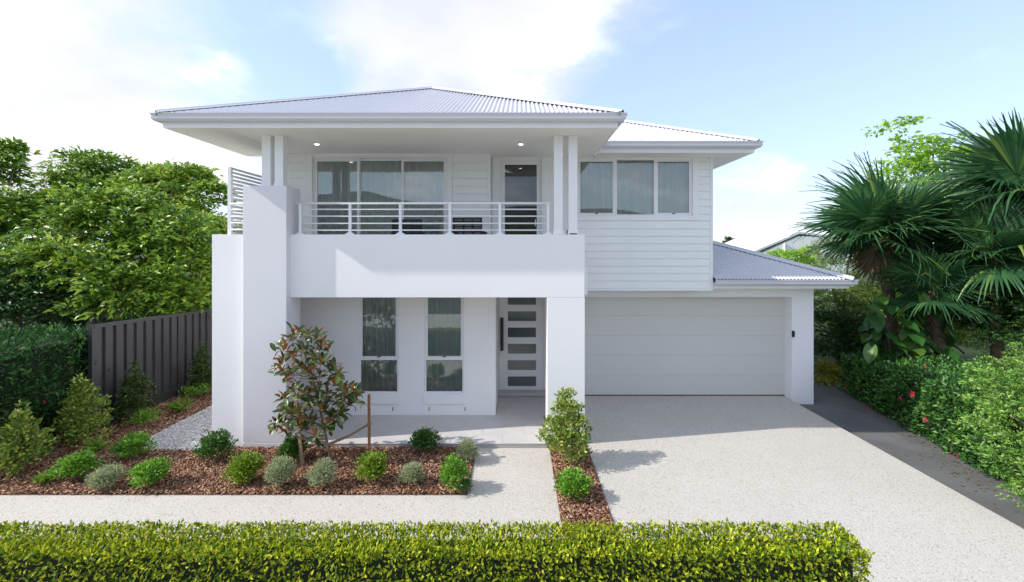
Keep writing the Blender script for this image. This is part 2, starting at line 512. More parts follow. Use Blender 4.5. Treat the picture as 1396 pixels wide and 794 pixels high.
# mulch: thousands of bark chips, pebbles on the side path
def chips(name, rects, dens, mat, zc=0.0):
    Ps = []
    for (x0, x1, y0, y1, k) in rects:
        n = int((x1 - x0) * (y1 - y0) * dens * k)
        Ps.append(np.stack([rng.uniform(x0, x1, n), rng.uniform(y0, y1, n), zc + rng.uniform(0.004, 0.035, n)], 1))
    Pn = np.concatenate(Ps); n = len(Pn)
    yaw = rng.uniform(0, 2 * np.pi, n); tilt = rng.normal(0, 0.35, n); roll = rng.normal(0, 0.5, n)
    L = rng.uniform(0.014, 0.034, n); Wd = rng.uniform(0.006, 0.014, n); T = rng.uniform(0.002, 0.006, n)
    ax = np.stack([np.cos(yaw) * np.cos(tilt), np.sin(yaw) * np.cos(tilt), np.sin(tilt)], 1)
    s = np.stack([-np.sin(yaw), np.cos(yaw), np.zeros(n)], 1)
    up = np.cross(ax, s)
    s2 = s * np.cos(roll)[:, None] + up * np.sin(roll)[:, None]
    up2 = np.cross(ax, s2)
    V = np.empty((n, 8, 3))
    i = 0
    for dz in (-1, 1):
        for dx, dy in ((-1, -0.6), (1, -0.9), (0.85, 1), (-0.9, 0.7)):
            V[:, i] = Pn + ax * (L * dx)[:, None] + s2 * (Wd * dy)[:, None] + up2 * (T * dz)[:, None]; i += 1
    f = np.array([(4, 5, 6, 7), (0, 1, 5, 4), (1, 2, 6, 5), (2, 3, 7, 6), (3, 0, 4, 7)])
    F = (f[None] + (np.arange(n) * 8)[:, None, None]).reshape(-1, 4)
    o = put(name, np_mesh(name, V.reshape(-1, 3), F, mat, np.repeat(np.clip(rng.beta(1.6, 2.0, n), 0, 1), 5)))
    return o


o = chips('bark_mulch', [(-8.1, -0.745, 6.545, 7.96, 1), (-5.50, -0.745, 7.96, 8.072, 1), (-8.1, -6.86, 7.96, 10.5, 0.9), (-8.1, -6.86, 10.5, 15, 0.4), (-10.5, -8.1, 6.545, 8.6, 0.6),
                         (0.555, 1.20, 5.4, 8.23, 1)], 2400, M['chips'])
tag(o, 'reddish brown bark mulch chips covering the garden beds', 'mulch', kind='stuff')


def pebbles():
    n = 9000
    Pn = np.stack([rng.uniform(-6.845, -5.52, n), 7.98 + rng.beta(1, 1.6, n) * 6, rng.uniform(0.008, 0.03, n)], 1)
    r = rng.uniform(0.009, 0.02, n)
    base = np.array([(1, 0, 0), (0, 1, 0), (-1, 0, 0), (0, -1, 0), (0, 0, 0.75), (0, 0, -0.75)], float)
    sc = rng.uniform(0.7, 1.3, (n, 1, 3))
    yaw = rng.uniform(0, 6.3, n); c, s = np.cos(yaw), np.sin(yaw)
    B = base[None] * sc
    Bx = B[..., 0] * c[:, None] - B[..., 1] * s[:, None]; By = B[..., 0] * s[:, None] + B[..., 1] * c[:, None]
    V = Pn[:, None] + np.stack([Bx, By, B[..., 2]], -1) * r[:, None, None]
    f = np.array([(0, 1, 4), (1, 2, 4), (2, 3, 4), (3, 0, 4)])
    F = (f[None] + (np.arange(n) * 6)[:, None, None]).reshape(-1, 3)
    o = put('pebbles', np_mesh('pebbles', V.reshape(-1, 3), F, M['pebble'], np.repeat(rng.random(n), 4), smooth=True))
    tag(o, 'loose grey and cream pebbles on the side path by the white wall', 'pebbles', kind='stuff')
pebbles()

def edging(name, x0, x1, y0, y1, label):
    o = MB().box(x0, x1, y0, y1, -0.05, 0.010).build(name, M['edging'])
    tag(o, label, 'garden edging', 'steel edging strips round the garden beds')
edging('garden_edging', -16, -0.735, 6.531, 6.542, 'thin dark steel edging along the front of the long garden bed by the footpath')
edging('garden_edging', -0.742, -0.729, 6.543, 8.08, 'short dark edging between the long bed and the entry path')
edging('garden_edging', 0.541, 0.553, 4.66, 8.24, 'dark edging between the entry path and the narrow mulch strip')
edging('garden_edging', 1.202, 1.214, 4.66, 8.24, 'dark edging between the narrow mulch strip and the driveway')
edging('garden_edging', -6.862, -6.849, 7.97, 15.9, 'dark edging between the pebble side path and the bed along the fence')

# ---------------------------------------------------------------- the house
house = empty('house', (0, 9, 0))
tag(house, 'white two storey house with balcony, corrugated hip roofs and double garage', 'house')
HOUSE_OFF = Vector((0, 9, 0))

def H(o):        # parent to the house, keeping world coordinates
    o.parent = house
    o.location = Vector(o.location) - HOUSE_OFF
    return o


def hb(name, mat, *boxes, bevel=0.0):
    mb = MB()
    for b in boxes: mb.box(*b)
    return H(mb.build(name, mat, bevel=bevel))


def sub(mb, name, mat, parent, smooth=False, bevel=0):   # a child of a house part (same coordinates)
    return mb.build(name, mat, parent, smooth, bevel)


def wall_grid(mb, axis, a0, a1, z0, z1, t0, t1, holes):
    """wall slab (axis = direction it runs) with rectangular holes, one skin, no inner faces"""
    us = sorted({a0, a1, *[h[0] for h in holes], *[h[1] for h in holes]})
    zs = sorted({z0, z1, *[h[2] for h in holes], *[h[3] for h in holes]})
    us = [u for u in us if a0 <= u <= a1]; zs = [z for z in zs if z0 <= z <= z1]
    def solid(i, j):
        if i < 0 or j < 0 or i >= len(us) - 1 or j >= len(zs) - 1: return False
        u = (us[i] + us[i + 1]) / 2; z = (zs[j] + zs[j + 1]) / 2
        return not any(h[0] < u < h[1] and h[2] < z < h[3] for h in holes)
    def pt(u, t, z): return (u, t, z) if axis == 'x' else (t, u, z)
    idx = {}
    def vi(u, t, z):
        k = (u, t, z)
        if k not in idx:
            idx[k] = len(mb.v); mb.v.append(pt(u, t, z))
        return idx[k]
    for i in range(len(us) - 1):
        for j in range(len(zs) - 1):
            if not solid(i, j): continue
            u0, u1, w0, w1 = us[i], us[i + 1], zs[j], zs[j + 1]
            q = lambda *p: mb.f.append(tuple(vi(*k) for k in p))
            q((u0, t0, w0), (u1, t0, w0), (u1, t0, w1), (u0, t0, w1))
            q((u0, t1, w0), (u0, t1, w1), (u1, t1, w1), (u1, t1, w0))
            if not solid(i - 1, j): q((u0, t0, w0), (u0, t0, w1), (u0, t1, w1), (u0, t1, w0))
            if not solid(i + 1, j): q((u1, t0, w0), (u1, t1, w0), (u1, t1, w1), (u1, t0, w1))
            if not solid(i, j - 1): q((u0, t0, w0), (u0, t1, w0), (u1, t1, w0), (u1, t0, w0))
            if not solid(i, j + 1): q((u0, t0, w1), (u1, t0, w1), (u1, t1, w1), (u0, t1, w1))


def wall(name, mat, *specs, bevel=0.0):
    mb = MB()
    for s in specs: wall_grid(mb, *s)
    return H(mb.build(name, mat, bevel=bevel))


# key planes (metres from the camera)
DP, DF, DB, DU, DG, DGD, DD = 8.25, 9.47, 9.87, 10.27, 10.66, 10.96, 10.9
SOF = 5.55
BACK = 19.0

# --- ground floor walls
W1 = (-3.30, -2.48, 0.52, 2.56)     # window openings in the porch wall (x0, x1, z0, z1)
W2 = (-1.945, -1.13, 0.52, 2.56)
wall('porch_wall', M['render'], ('x', -5.30, -0.473, -0.1, 2.85, DF, DF + 0.22, [W1, W2]))
hb('entry_wall', M['render'], (-0.69, -0.473, DF + 0.222, DD + 0.1, -0.1, 2.85))
hb('entry_wall', M['render'], (0.66, 0.86, 8.674, DD + 0.1, -0.1, 2.62))
hb('side_wall', M['render'], (-5.51, -5.302, DP + 0.252, BACK, -0.1, 3.0))
hb('front_block', M['render'], (-5.51, -4.867, DP, DP + 0.25, -0.05, 3.764), bevel=0.006)
hb('dwarf_wall', M['render'], (-5.51, -5.30, DP + 0.252, DB, 3.003, 3.76), bevel=0.006)
hb('rear_wall', M['render'], (-5.51, 6.85, BACK + 0.003, BACK + 0.2, -0.1, 5.5))
hb('garage_side_wall', M['render'], (6.65, 6.85, DG + 0.303, BACK, -0.35, 2.62))
hb('garage_inner_wall', M['render'], (0.95, 1.17, 8.674, DG + 0.4, -0.1, 2.55))
wall('garage_wall', M['render'], ('x', 1.175, 6.85, -0.35, 2.80, DG, DG + 0.30, [(1.50, 6.345, -0.36, 2.39)]), bevel=0.004)
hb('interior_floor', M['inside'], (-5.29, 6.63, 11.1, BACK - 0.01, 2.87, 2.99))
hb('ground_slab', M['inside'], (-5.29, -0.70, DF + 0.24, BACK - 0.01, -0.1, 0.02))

# --- balcony: parapet beam, pier, column
hb('pier', M['pier'], (-4.864, -4.096, 8.10, 8.62, 0.085, 4.62), bevel=0.006)
hb('pier_base', M['pier'], (-4.868, -4.092, 8.096, 8.624, -0.1, 0.081), bevel=0.004)
hb('parapet', M['render'], (-4.866, 1.186, DP, DP + 0.2, 2.632, 3.764), bevel=0.006)
hb('column', M['render'], (0.512, 1.19, DP - 0.002, 8.67, -0.1, 2.628), bevel=0.006)
hb('balcony_floor', M['soffit'], (-5.298, 1.27, DP + 0.202, DB - 0.002, 2.66, 3.18))
hb('balcony_return', M['render'], (0.985, 1.186, DP + 0.203, 10.25, 3.182, 3.76))

# --- upper walls and openings
SL = (-4.43, -1.53, 3.18, 5.50)     # sliding door
UD = (-0.42, 0.52, 3.18, 5.52)      # balcony door
UW = (1.32, 3.885, 4.25, 5.525)     # bedroom window
wall('upper_wall', M['board'], ('x', -5.28, -0.61, 3.0, 5.6, DB, DB + 0.15, [SL]))
hb('upper_return_wall', M['board'], (-0.762, -0.612, DB + 0.152, DU + 0.15, 3.0, 5.6))
wall('upper_front_wall', M['board'], ('x', -0.608, 4.335, 2.58, 5.6, DU, DU + 0.15, [UD, UW]))
hb('upper_side_wall', M['board'], (4.187, 4.335, DU + 0.152, BACK, 2.58, 5.6))
hb('upper_side_wall', M['board'], (-5.28, -5.13, DB + 0.152, BACK, 3.0, 5.6))

# weatherboards, one object per board; boards of one length share a mesh
BOARD_H = 0.1665
_bm = {}
def board_mesh(length, h=BOARD_H):
    k = (round(length, 3), round(h, 3))
    if k not in _bm:
        prof = [(0.0, 0.0), (-0.020, 0.0), (-0.0205, 0.004), (-0.008, h - 0.006), (0.0, h - 0.006)]
        _bm[k] = MB().prism(prof, 'x', 0, length).mesh('weatherboard', M['board'])
    return _bm[k]


def boards(y, z0, z1, segs):
    """segs: list of (x0, x1, zlo, zhi) areas to clad"""
    n = int(math.ceil((z1 - z0) / BOARD_H))
    for r in range(n):
        za = z0 + r * BOARD_H
        for (x0, x1, lo, hi) in segs:
            a, b = max(za, lo), min(za + BOARD_H, hi, z1)
            if b - a < 0.04: continue
            H(put('weatherboard', board_mesh(x1 - x0, b - a), None, (x0, y - 0.001, a)))


boards(DB, 3.19, SOF, [(-5.12, -4.53, 3.19, SOF), (-1.42, -0.665, 3.19, SOF)])
boards(DU, 2.625, SOF, [(1.32 - 0.0, 4.275, 2.625, 4.14), (4.02, 4.275, 4.14, SOF), (-0.60, -0.58, 3.2, SOF), (0.78, 1.22, 2.70, SOF)])

def trim(name, *boxes): return hb(name, M['trim'], *boxes, bevel=0.003)
TR = 0.030
trim('corner_trim', (4.278, 4.338, DU - 0.026, DU - 0.001, 2.575, SOF))
trim('corner_trim', (-0.66, -0.606, DB - 0.028, DB - 0.001, 3.19, SOF))
trim('drip_trim', (1.31, 4.276, DU - 0.030, DU - 0.001, 2.572, 2.622))
trim('architrave', (-4.525, -4.432, DB - TR, DB - 0.001, 3.19, SOF))
trim('architrave', (-1.528, -1.425, DB - TR, DB - 0.001, 3.19, SOF))
trim('architrave', (-0.575, -0.422, DU - TR, DU - 0.001, 3.19, SOF))
trim('architrave', (0.522, 0.775, DU - TR, DU - 0.001, 3.19, SOF))
trim('architrave', (3.888, 4.015, DU - TR, DU - 0.001, 4.145, SOF))
trim('architrave', (1.225, 3.885, DU - TR, DU - 0.001, 4.145, 4.247))
trim('architrave', (1.225, 1.317, DU - TR, DU - 0.001, 4.25, SOF))
trim('soffit_trim', (-5.12, -4.53, DB - 0.036, DB - 0.022, SOF - 0.035, SOF - 0.002))


# --- windows
def curtain(x0, x1, z0, z1, y, parent, wave=0.13, seed=0):
    r = random.Random(seed)
    n = max(12, int((x1 - x0) / 0.014))
    V, F = [], []
    ph = r.random() * 6
    for i in range(n + 1):
        x = x0 + (x1 - x0) * i / n
        a = 2 * math.pi * x / wave + ph + 0.9 * math.sin(x * 5.3 + seed) + 0.5 * math.sin(x * 13.1)
        yy = y + 0.038 * math.sin(a) + 0.008 * math.sin(2.3 * a + 1)
        for j, z in enumerate((z0, z1)):
            V.append((x + (0.006 * math.sin(a * 0.5) if j == 0 else 0), yy + (0.01 * math.sin(a * 0.7) if j == 0 else 0), z))
    for i in range(n): F.append((2 * i, 2 * i + 2, 2 * i + 3, 2 * i + 1))
    o = MB().add(V, F).build('curtain', M['curtain'], parent, smooth=True)
    return o


def frame(mb, x0, x1, z0, z1, y0, y1, w, wb=None, wt=None):
    wb = w if wb is None else wb; wt = w if wt is None else wt
    mb.box(x0, x1, y0, y1, z0, z0 + wb); mb.box(x0, x1, y0, y1, z1 - wt, z1)
    mb.box(x0, x0 + w, y0, y1, z0 + wb, z1 - wt); mb.box(x1 - w, x1, y0, y1, z0 + wb, z1 - wt)


def pane(x0, x1, z0, z1, y, parent, mat='glass'):
    return MB().box(x0, x1, y, y + 0.006, z0, z1).build('pane', M[mat], parent)


for k, (x0, x1, z0, z1) in enumerate((W1, W2)):
    y = DF + 0.03
    mb = MB(); frame(mb, x0, x1, z0, z1, y, y + 0.07, 0.035)
    mb.box(x0 + 0.035, x1 - 0.035, y - 0.004, y + 0.072, 1.205, 1.262)            # meeting rail
    win = H(mb.build('window', M['alu'], bevel=0.003))
    mb = MB(); frame(mb, x0 + 0.036, x1 - 0.036, 1.263, z1 - 0.036, y + 0.008, y + 0.05, 0.03, wb=0.02)
    mb.build('sash', M['alu'], win)
    pane(x0 + 0.035, x1 - 0.035, z0 + 0.035, 1.205, y + 0.03, win)
    pane(x0 + 0.067, x1 - 0.067, 1.284, z1 - 0.067, y + 0.026, win)
    curtain(x0 - 0.03, x1 + 0.03, z0 + 0.02, z1 + 0.05, y + 0.13, win, seed=k + 3)
    MB().box(x0 - 0.02, x1 + 0.05, DF - 0.032, DF - 0.002, 0.315, 0.505).build('sill', M['render'], win, bevel=0.006)
    MB().box((x0 + x1) / 2 - 0.03, (x0 + x1) / 2 + 0.03, y - 0.012, y - 0.002, 1.265, 1.285).build('latch', M['black'], win)
for px in (485, 535.5, 585, 634):
    hb('weep_vent', M['rubber'], (X(px, DF) - 0.008, X(px, DF) + 0.008, DF - 0.004, DF + 0.02, 0.165, 0.245))

# sliding door upstairs: three leaves
y = DB + 0.02
mb = MB(); frame(mb, SL[0], SL[1], SL[2], SL[3], y, y + 0.10, 0.035)
sd = H(mb.build('sliding_door', M['alu'], bevel=0.003))
xs = [SL[0] + 0.036, X(488.0, DB), X(548.0, DB), SL[1] - 0.036]
for i in range(3):
    yy = y + (0.012 if i != 1 else 0.056)
    a, b = xs[i] - (0.02 if i else 0), xs[i + 1] + (0.02 if i < 2 else 0)
    mb = MB(); frame(mb, a, b, 3.22, SL[3] - 0.037, yy, yy + 0.036, 0.05, wt=0.07 if i != 1 else 0.05)
    leaf = mb.build('door_leaf', M['alu'], sd)
    pane(a + 0.051, b - 0.051, 3.272, SL[3] - (0.109 if i != 1 else 0.089), yy + 0.016, sd)
curtain(SL[0] + 0.02, SL[1] - 0.02, 3.2, 5.5, y + 0.16, sd, wave=0.17, seed=8)

# balcony door
y = DU + 0.02
mb = MB(); frame(mb, UD[0], UD[1], UD[2], UD[3], y, y + 0.1, 0.035)
bd = H(mb.build('balcony_door', M['alu'], bevel=0.003))
mb = MB(); frame(mb, UD[0] + 0.037, UD[1] - 0.037, 3.2, UD[3] - 0.037, y + 0.02, y + 0.06, 0.075, wt=0.085, wb=0.12)
mb.build('door_leaf', M['alu'], bd)
pane(UD[0] + 0.113, UD[1] - 0.113, 3.33, UD[3] - 0.123, y + 0.035, bd, 'door_glass')
MB().box(0.365, 0.385, y - 0.03, y + 0.02, 4.02, 4.16).build('handle', M['alu'], bd)
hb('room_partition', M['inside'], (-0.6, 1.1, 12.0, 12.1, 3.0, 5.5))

# bedroom window: three lights
mb = MB(); frame(mb, UW[0], UW[1], UW[2], UW[3], y, y + 0.08, 0.03)
xa, xb = X(839.5, DU), X(893.5, DU)
mb.box(xa - 0.03, xa + 0.03, y - 0.003, y + 0.078, UW[2] + 0.03, UW[3] - 0.03)
mb.box(xb - 0.03, xb + 0.03, y - 0.003, y + 0.078, UW[2] + 0.03, UW[3] - 0.03)
bw = H(mb.build('window', M['alu'], bevel=0.003))
for i, (a, b) in enumerate(((UW[0] + 0.031, xa - 0.031), (xa + 0.031, xb - 0.031), (xb + 0.031, UW[1] - 0.031))):
    if i != 1:
        mb = MB(); frame(mb, a, b, UW[2] + 0.031, UW[3] - 0.031, y + 0.006, y + 0.045, 0.032)
        mb.build('sash', M['alu'], bw)
        pane(a + 0.033, b - 0.033, UW[2] + 0.064, UW[3] - 0.064, y + 0.025, bw)
        MB().box((a + b) / 2 - 0.03, (a + b) / 2 + 0.03, y - 0.006, y + 0.004, UW[2] + 0.04, UW[2] + 0.058).build('latch', M['black'], bw)
    else:
        pane(a, b, UW[2] + 0.031, UW[3] - 0.031, y + 0.025, bw)
curtain(UW[0], UW[1], UW[2] - 0.02, UW[3] + 0.02, y + 0.13, bw, wave=0.19, seed=21)

# --- front door
mb = MB()
holes = [(-0.258, 0.415, 0.245 + 0.387 * i, 0.478 + 0.387 * i) for i in range(6)]
wall_grid(mb, 'x', -0.462, 0.58, 0.16, 2.52, DD, DD + 0.05, holes)
fd = H(mb.build('front_door', M['trim'], bevel=0.003))
for h in holes:
    MB().box(h[0] + 0.002, h[1] - 0.002, DD + 0.016, DD + 0.03, h[2] + 0.002, h[3] - 0.002).build('pane', M['obscure'], fd)
mb = MB().box(-0.43, -0.358, DD - 0.075, DD - 0.035, 1.10, 1.88)
for z in (1.2, 1.78): mb.box(-0.405, -0.383, DD - 0.035, DD - 0.001, z - 0.012, z + 0.012)
mb.build('handle', M['black'], fd, bevel=0.004)
hb('door_jamb', M['trim'], (0.584, 0.656, DD - 0.03, DD + 0.08, 0.16, 2.6), (-0.471, -0.464, DD - 0.02, DD + 0.08, 0.16, 2.6), (-0.462, 0.582, DD - 0.02, DD + 0.08, 2.524, 2.62))
hb('door_step', M['tile'], (-0.471, 0.657, DD - 0.22, DD + 0.1, 0.084, 0.157), bevel=0.004)
hb('porch_ceiling', M['soffit'], (-0.46, 0.65, DF, DD + 0.1, 2.66, 2.75))

# --- garage door: five panels
y = DGD
gd = H(MB().box(1.49, 6.36, y + 0.05, y + 0.07, -0.02, 2.5).build('garage_door', M['garage']))
ph = 2.40 / 5
for i in range(5):
    z0 = 0.025 + i * 0.474
    mb = MB().box(1.492, 6.36, y, y + 0.045, z0, z0 + 0.4722)
    mb.build('door_panel', M['garage'], gd, bevel=0.003)
MB().box(1.492, 6.36, y + 0.004, y + 0.05, 0.0, 0.022).build('bottom_seal', M['rubber'], gd)
mb = MB().box(X(1081, DG) - 0.03, X(1081, DG) + 0.02, DG - 0.03, DG - 0.001, Z(459.5, DG), Z(451, DG))
sw = H(mb.build('door_switch', M['black'], bevel=0.004))
MB().box(X(1083, DG), X(1084.5, DG), DG - 0.028, DG - 0.001, Z(458.5, DG), Z(452, DG)).build('switch_cover', M['alu'], sw)

# --- posts on the balcony
def post(x0, x1, z0, d=8.275):
    mb = MB().box(x0, x1, d, d + 0.15, z0 + 0.1, SOF)
    a, b = x0, x1; e = 0.018
    mb.add([(a - e, d - e, z0), (b + e, d - e, z0), (b + e, d + 0.15 + e, z0), (a - e, d + 0.15 + e, z0),
            (a, d, z0 + 0.1), (b, d, z0 + 0.1), (b, d + 0.15, z0 + 0.1), (a, d + 0.15, z0 + 0.1)],
           [(0, 3, 2, 1), (0, 1, 5, 4), (1, 2, 6, 5), (2, 3, 7, 6), (3, 0, 4, 7)])
    H(mb.build('balcony_post', M['trim'], bevel=0.003))
for x0 in (0.636, 0.90): post(x0, x0 + 0.16, 3.766)
for x0 in (-4.63, -4.40): post(x0, x0 + 0.155, 4.622)
hb('post_bracket', M['black'], (0.87, 0.885, 8.30, 8.33, 3.766, 3.85), (0.92, 1.05, 8.255, 8.270, 3.766, 3.786))

# --- railing
rail = H(MB().tube([(X(404, 8.35), 8.35, 4.335), (X(755, 8.35), 8.35, 4.335)], 0.022, 10).build('railing', M['alu'], smooth=True))
for zy in (285.7, 295.0, 304.8, 314.0):
    MB().tube([(X(409, 8.35), 8.35, Z(zy, 8.35)), (X(750, 8.35), 8.35, Z(zy, 8.35))], 0.013, 8).build('rail', M['alu'], rail, smooth=True)
for px in (410, 477.5, 546, 613.5, 681.5, 747):
    x = X(px, 8.35)
    mb = MB().box(x - 0.024, x + 0.024, 8.326, 8.374, 3.766, 4.318)
    mb.add([(x - 0.085, 8.30, 3.766), (x + 0.085, 8.30, 3.766), (x + 0.085, 8.40, 3.766), (x - 0.085, 8.40, 3.766),
            (x - 0.035, 8.315, 3.803), (x + 0.035, 8.315, 3.803), (x + 0.035, 8.385, 3.803), (x - 0.035, 8.385, 3.803)],
           [(0, 3, 2, 1), (0, 1, 5, 4), (1, 2, 6, 5), (2, 3, 7, 6), (3, 0, 4, 7), (4, 5, 6, 7)])
    mb.build('baluster', M['alu'], rail)

# --- slatted privacy screen on the left side of the balcony
sx = -5.27
scr = H(MB().box(sx - 0.03, sx + 0.03, 8.36, 8.42, 3.762, 5.0).build('privacy_screen', M['alu']))
MB().box(sx - 0.03, sx + 0.03, DB - 0.06, DB - 0.002, 3.762, 5.0).build('screen_post', M['alu'], scr)
sm = MB().prism([(-0.012, -0.022), (0.012, -0.022), (0.012, 0.022), (-0.012, 0.022)], 'y', 8.422, DB - 0.062).mesh('slat', M['alu'])
for i in range(18):
    put('slat', sm, scr, (sx, 0, 3.80 + i * 0.0695))
sr = H(MB().tube([(sx + 0.02, 8.37, 4.325), (-4.87, 8.37, 4.325)], 0.022, 10).build('side_rail', M['alu'], smooth=True))
for i, zz in enumerate((3.86, 3.98, 4.10, 4.22)):
    MB().tube([(sx + 0.031, 8.37, zz), (-4.87, 8.37, zz)], 0.013, 8).build('rail', M['alu'], sr, smooth=True)

# --- eaves: soffits, fascias, gutters
GX0, GX1, GY = -6.12, 1.80, 7.60     # main gutter line
FX0, FX1, FY = -5.99, 1.67, 7.73
EL = 10.1                            # where the left eave of the balcony roof ends
hb('soffit', M['soffit'], (FX0 + 0.02, -5.02, FY + 0.02, EL, SOF, SOF + 0.02))
hb('soffit', M['soffit'], (-5.012, FX1 - 0.02, FY + 0.02, 10.30, SOF + 0.003, SOF + 0.02))
hb('soffit', M['soffit'], (FX1 + 0.022, 4.97, 9.74, BACK, SOF, SOF + 0.02))
hb('soffit', M['soffit'], (-5.36, -5.02, EL + 0.003, BACK, SOF, SOF + 0.02))
FZ0, FZ1 = SOF - 0.006, 5.70
hb('fascia', M['trim'], (FX0, FX1, FY, FY + 0.02, FZ0, FZ1))
hb('fascia', M['trim'], (FX0, FX0 + 0.02, FY + 0.021, EL, FZ0, FZ1))
hb('fascia', M['trim'], (FX1 - 0.02, FX1, FY + 0.021, 9.76, FZ0, FZ1))
hb('fascia', M['trim'], (FX1 + 0.001, 4.99, 9.72, 9.74, FZ0, FZ1))
hb('fascia', M['trim'], (4.97, 4.99, 9.741, BACK, FZ0, FZ1))
hb('fascia', M['trim'], (FX0, -5.36, EL + 0.002, EL + 0.022, FZ0, FZ1))
hb('fascia', M['trim'], (-5.38, -5.361, EL + 0.023, BACK, FZ0, FZ1))

# quad-profile gutters swept along the eave, mitred at the corners
def gutter(path, closed_dirs):
    """path: eave line points in plan; profile is offset outward by the given normals"""
    prof = [(0.0, 0.0), (-0.085, 0.0), (-0.115, 0.035), (-0.117, 0.105), (-0.130, 0.112), (-0.130, 0.128), (-0.112, 0.128), (-0.105, 0.108), (-0.10, 0.02), (0.0, 0.015)]
    n = len(prof); vs, fs = [], []
    for (x, y, nx, ny, z) in path:
        for (o, dz) in prof:
            vs.append((x + nx * (-o), y + ny * (-o), z + dz))
    for i in range(len(path) - 1):
        for k in range(n):
            k2 = (k + 1) % n
            fs.append((i * n + k, i * n + k2, (i + 1) * n + k2, (i + 1) * n + k))
    fs.append(tuple(range(n))); fs.append(tuple((len(path) - 1) * n + k for k in range(n)))
    return H(MB().add(vs, fs).build('gutter', M['gutter']))
gz = 5.637
gutter([(FX0, EL, -1, 0, gz), (FX0, FY, -1, -1, gz), (FX1, FY, 1, -1, gz), (FX1, 9.60, 1, 0, gz)], None)
gutter([(FX1 + 0.14, 9.72, 0, -1, gz), (4.99, 9.72, 1, -1, gz), (4.99, BACK, 1, 0, gz)], None)
gutter([(-5.38, EL + 0.04, -1, 0, gz - 0.05), (-5.38, BACK, -1, 0, gz - 0.05)], None)

# --- corrugated roofs
def slope(mb, uax, x_of, U0, U1, vfun, ztop=None):
    pass

def corrugated(parent_name, quad_fn, U0, U1, amp=0.016, pitch_len=0.080, parent=None):
    """quad_fn(u) -> (p0, p1, normal) the two ends of the sheet line at u"""
    n = int((U1 - U0) / (pitch_len / 6)); V, F = [], []
    last = None
    for i in range(n + 1):
        u = U0 + (U1 - U0) * i / n
        r = quad_fn(u)
        if r is None: last = None; continue
        p0, p1, nm = r
        h = amp * math.cos(2 * math.pi * (u - U0) / pitch_len)
        V += [Vector(p0) + Vector(nm) * h, Vector(p1) + Vector(nm) * h]
        k = len(V) - 2
        if last is not None: F.append((last, k, k + 1, last + 1))
        last = k
    o = MB().add(V, F).build(parent_name, M['roof'], parent, smooth=True)
    return o


def hipcap(parent, p0, p1, tanp, w=0.15, hip=True):
    p0, p1 = Vector(p0), Vector(p1)
    t = (p1 - p0); th = Vector((t.x, t.y, 0)).normalized(); hv = Vector((-th.y, th.x, 0))
    k = tanp / math.sqrt(2) if hip else tanp
    up = 0.026
    prof = [(-w, -w * k + up), (-w + 0.01, -w * k + up + 0.014), (-0.045, -0.045 * k + up + 0.006), (-0.022, up + 0.022), (0, up + 0.03), (0.022, up + 0.022), (0.045, -0.045 * k + up + 0.006), (w - 0.01, -w * k + up + 0.014), (w, -w * k + up)]
    n = len(prof); vs = []
    for p in (p0, p1):
        for (a, b) in prof: vs.append(p + hv * a + Vector((0, 0, b)))
    fs = [(i, i + 1, n + i + 1, n + i) for i in range(n - 1)]
    MB().add(vs, fs).build('ridge_cap', M['roof'], parent, smooth=False)
    bp = [(-0.085, -0.085 * k - 0.03), (0.085, -0.085 * k - 0.03), (0.085, -0.085 * k + up - 0.001), (0, up - 0.001), (-0.085, -0.085 * k + up - 0.001)]
    vs = [p + hv * a + Vector((0, 0, b)) for p in (p0, p1) for (a, b) in bp]
    MB().add(vs, [(i, (i + 1) % 5, 5 + (i + 1) % 5, 5 + i) for i in range(5)]).build('gap_shade_strip', M['rubber'], parent)  # dark strip added to paint the shade in the gaps under the cap


RZ = 5.775                            # roof sheet level at the gutter line
T1 = 0.455
rx0, rx1, ry = GX0 + 0.06, GX1 - 0.06, GY + 0.06
half = (rx1 - rx0) / 2
nf = Vector((0, -T1, 1)).normalized()
roof = H(corrugated('roof', lambda u: ((u, ry, RZ), (u, ry + min(u - rx0, rx1 - u), RZ + T1 * min(u - rx0, rx1 - u)), nf), rx0 + 0.01, rx1 - 0.01))
apex = (rx0 + half, ry + half, RZ + T1 * half)
def left_slope(u):
    run = min(half, u - ry); e = 0 if u < EL else 0.74
    if run - e <= 0.01: return None
    return ((rx0 + e, u, RZ + T1 * e), (rx0 + run, u, RZ + T1 * run), Vector((-T1, 0, 1)).normalized())
corrugated('roof_slope', left_slope, ry + 0.01, BACK, parent=roof)
corrugated('roof_slope', lambda u: ((rx1, u, RZ), (rx1 - min(half, u - ry), u, RZ + T1 * min(half, u - ry)), Vector((T1, 0, 1)).normalized()), ry + 0.01, BACK, parent=roof)
hipcap(roof, (rx0, ry, RZ), apex, T1)
hipcap(roof, (rx1, ry, RZ), apex, T1)
hipcap(roof, apex, (apex[0], BACK, apex[2]), T1, hip=False)
# right hand upper roof
qx1, qy = 5.06, 9.66
hq = 3.6
roof2 = H(corrugated('roof', lambda u: ((u, qy, RZ), (u, qy + min(qx1 - u, hq), RZ + T1 * min(qx1 - u, hq)), nf), 0.9, qx1 - 0.01))
corrugated('roof_slope', lambda u: ((qx1, u, RZ), (qx1 - min(hq, u - qy), u, RZ + T1 * min(hq, u - qy)), Vector((T1, 0, 1)).normalized()), qy + 0.01, BACK, parent=roof2)
hipcap(roof2, (qx1, qy, RZ), (qx1 - hq, qy + hq, RZ + T1 * hq), T1)
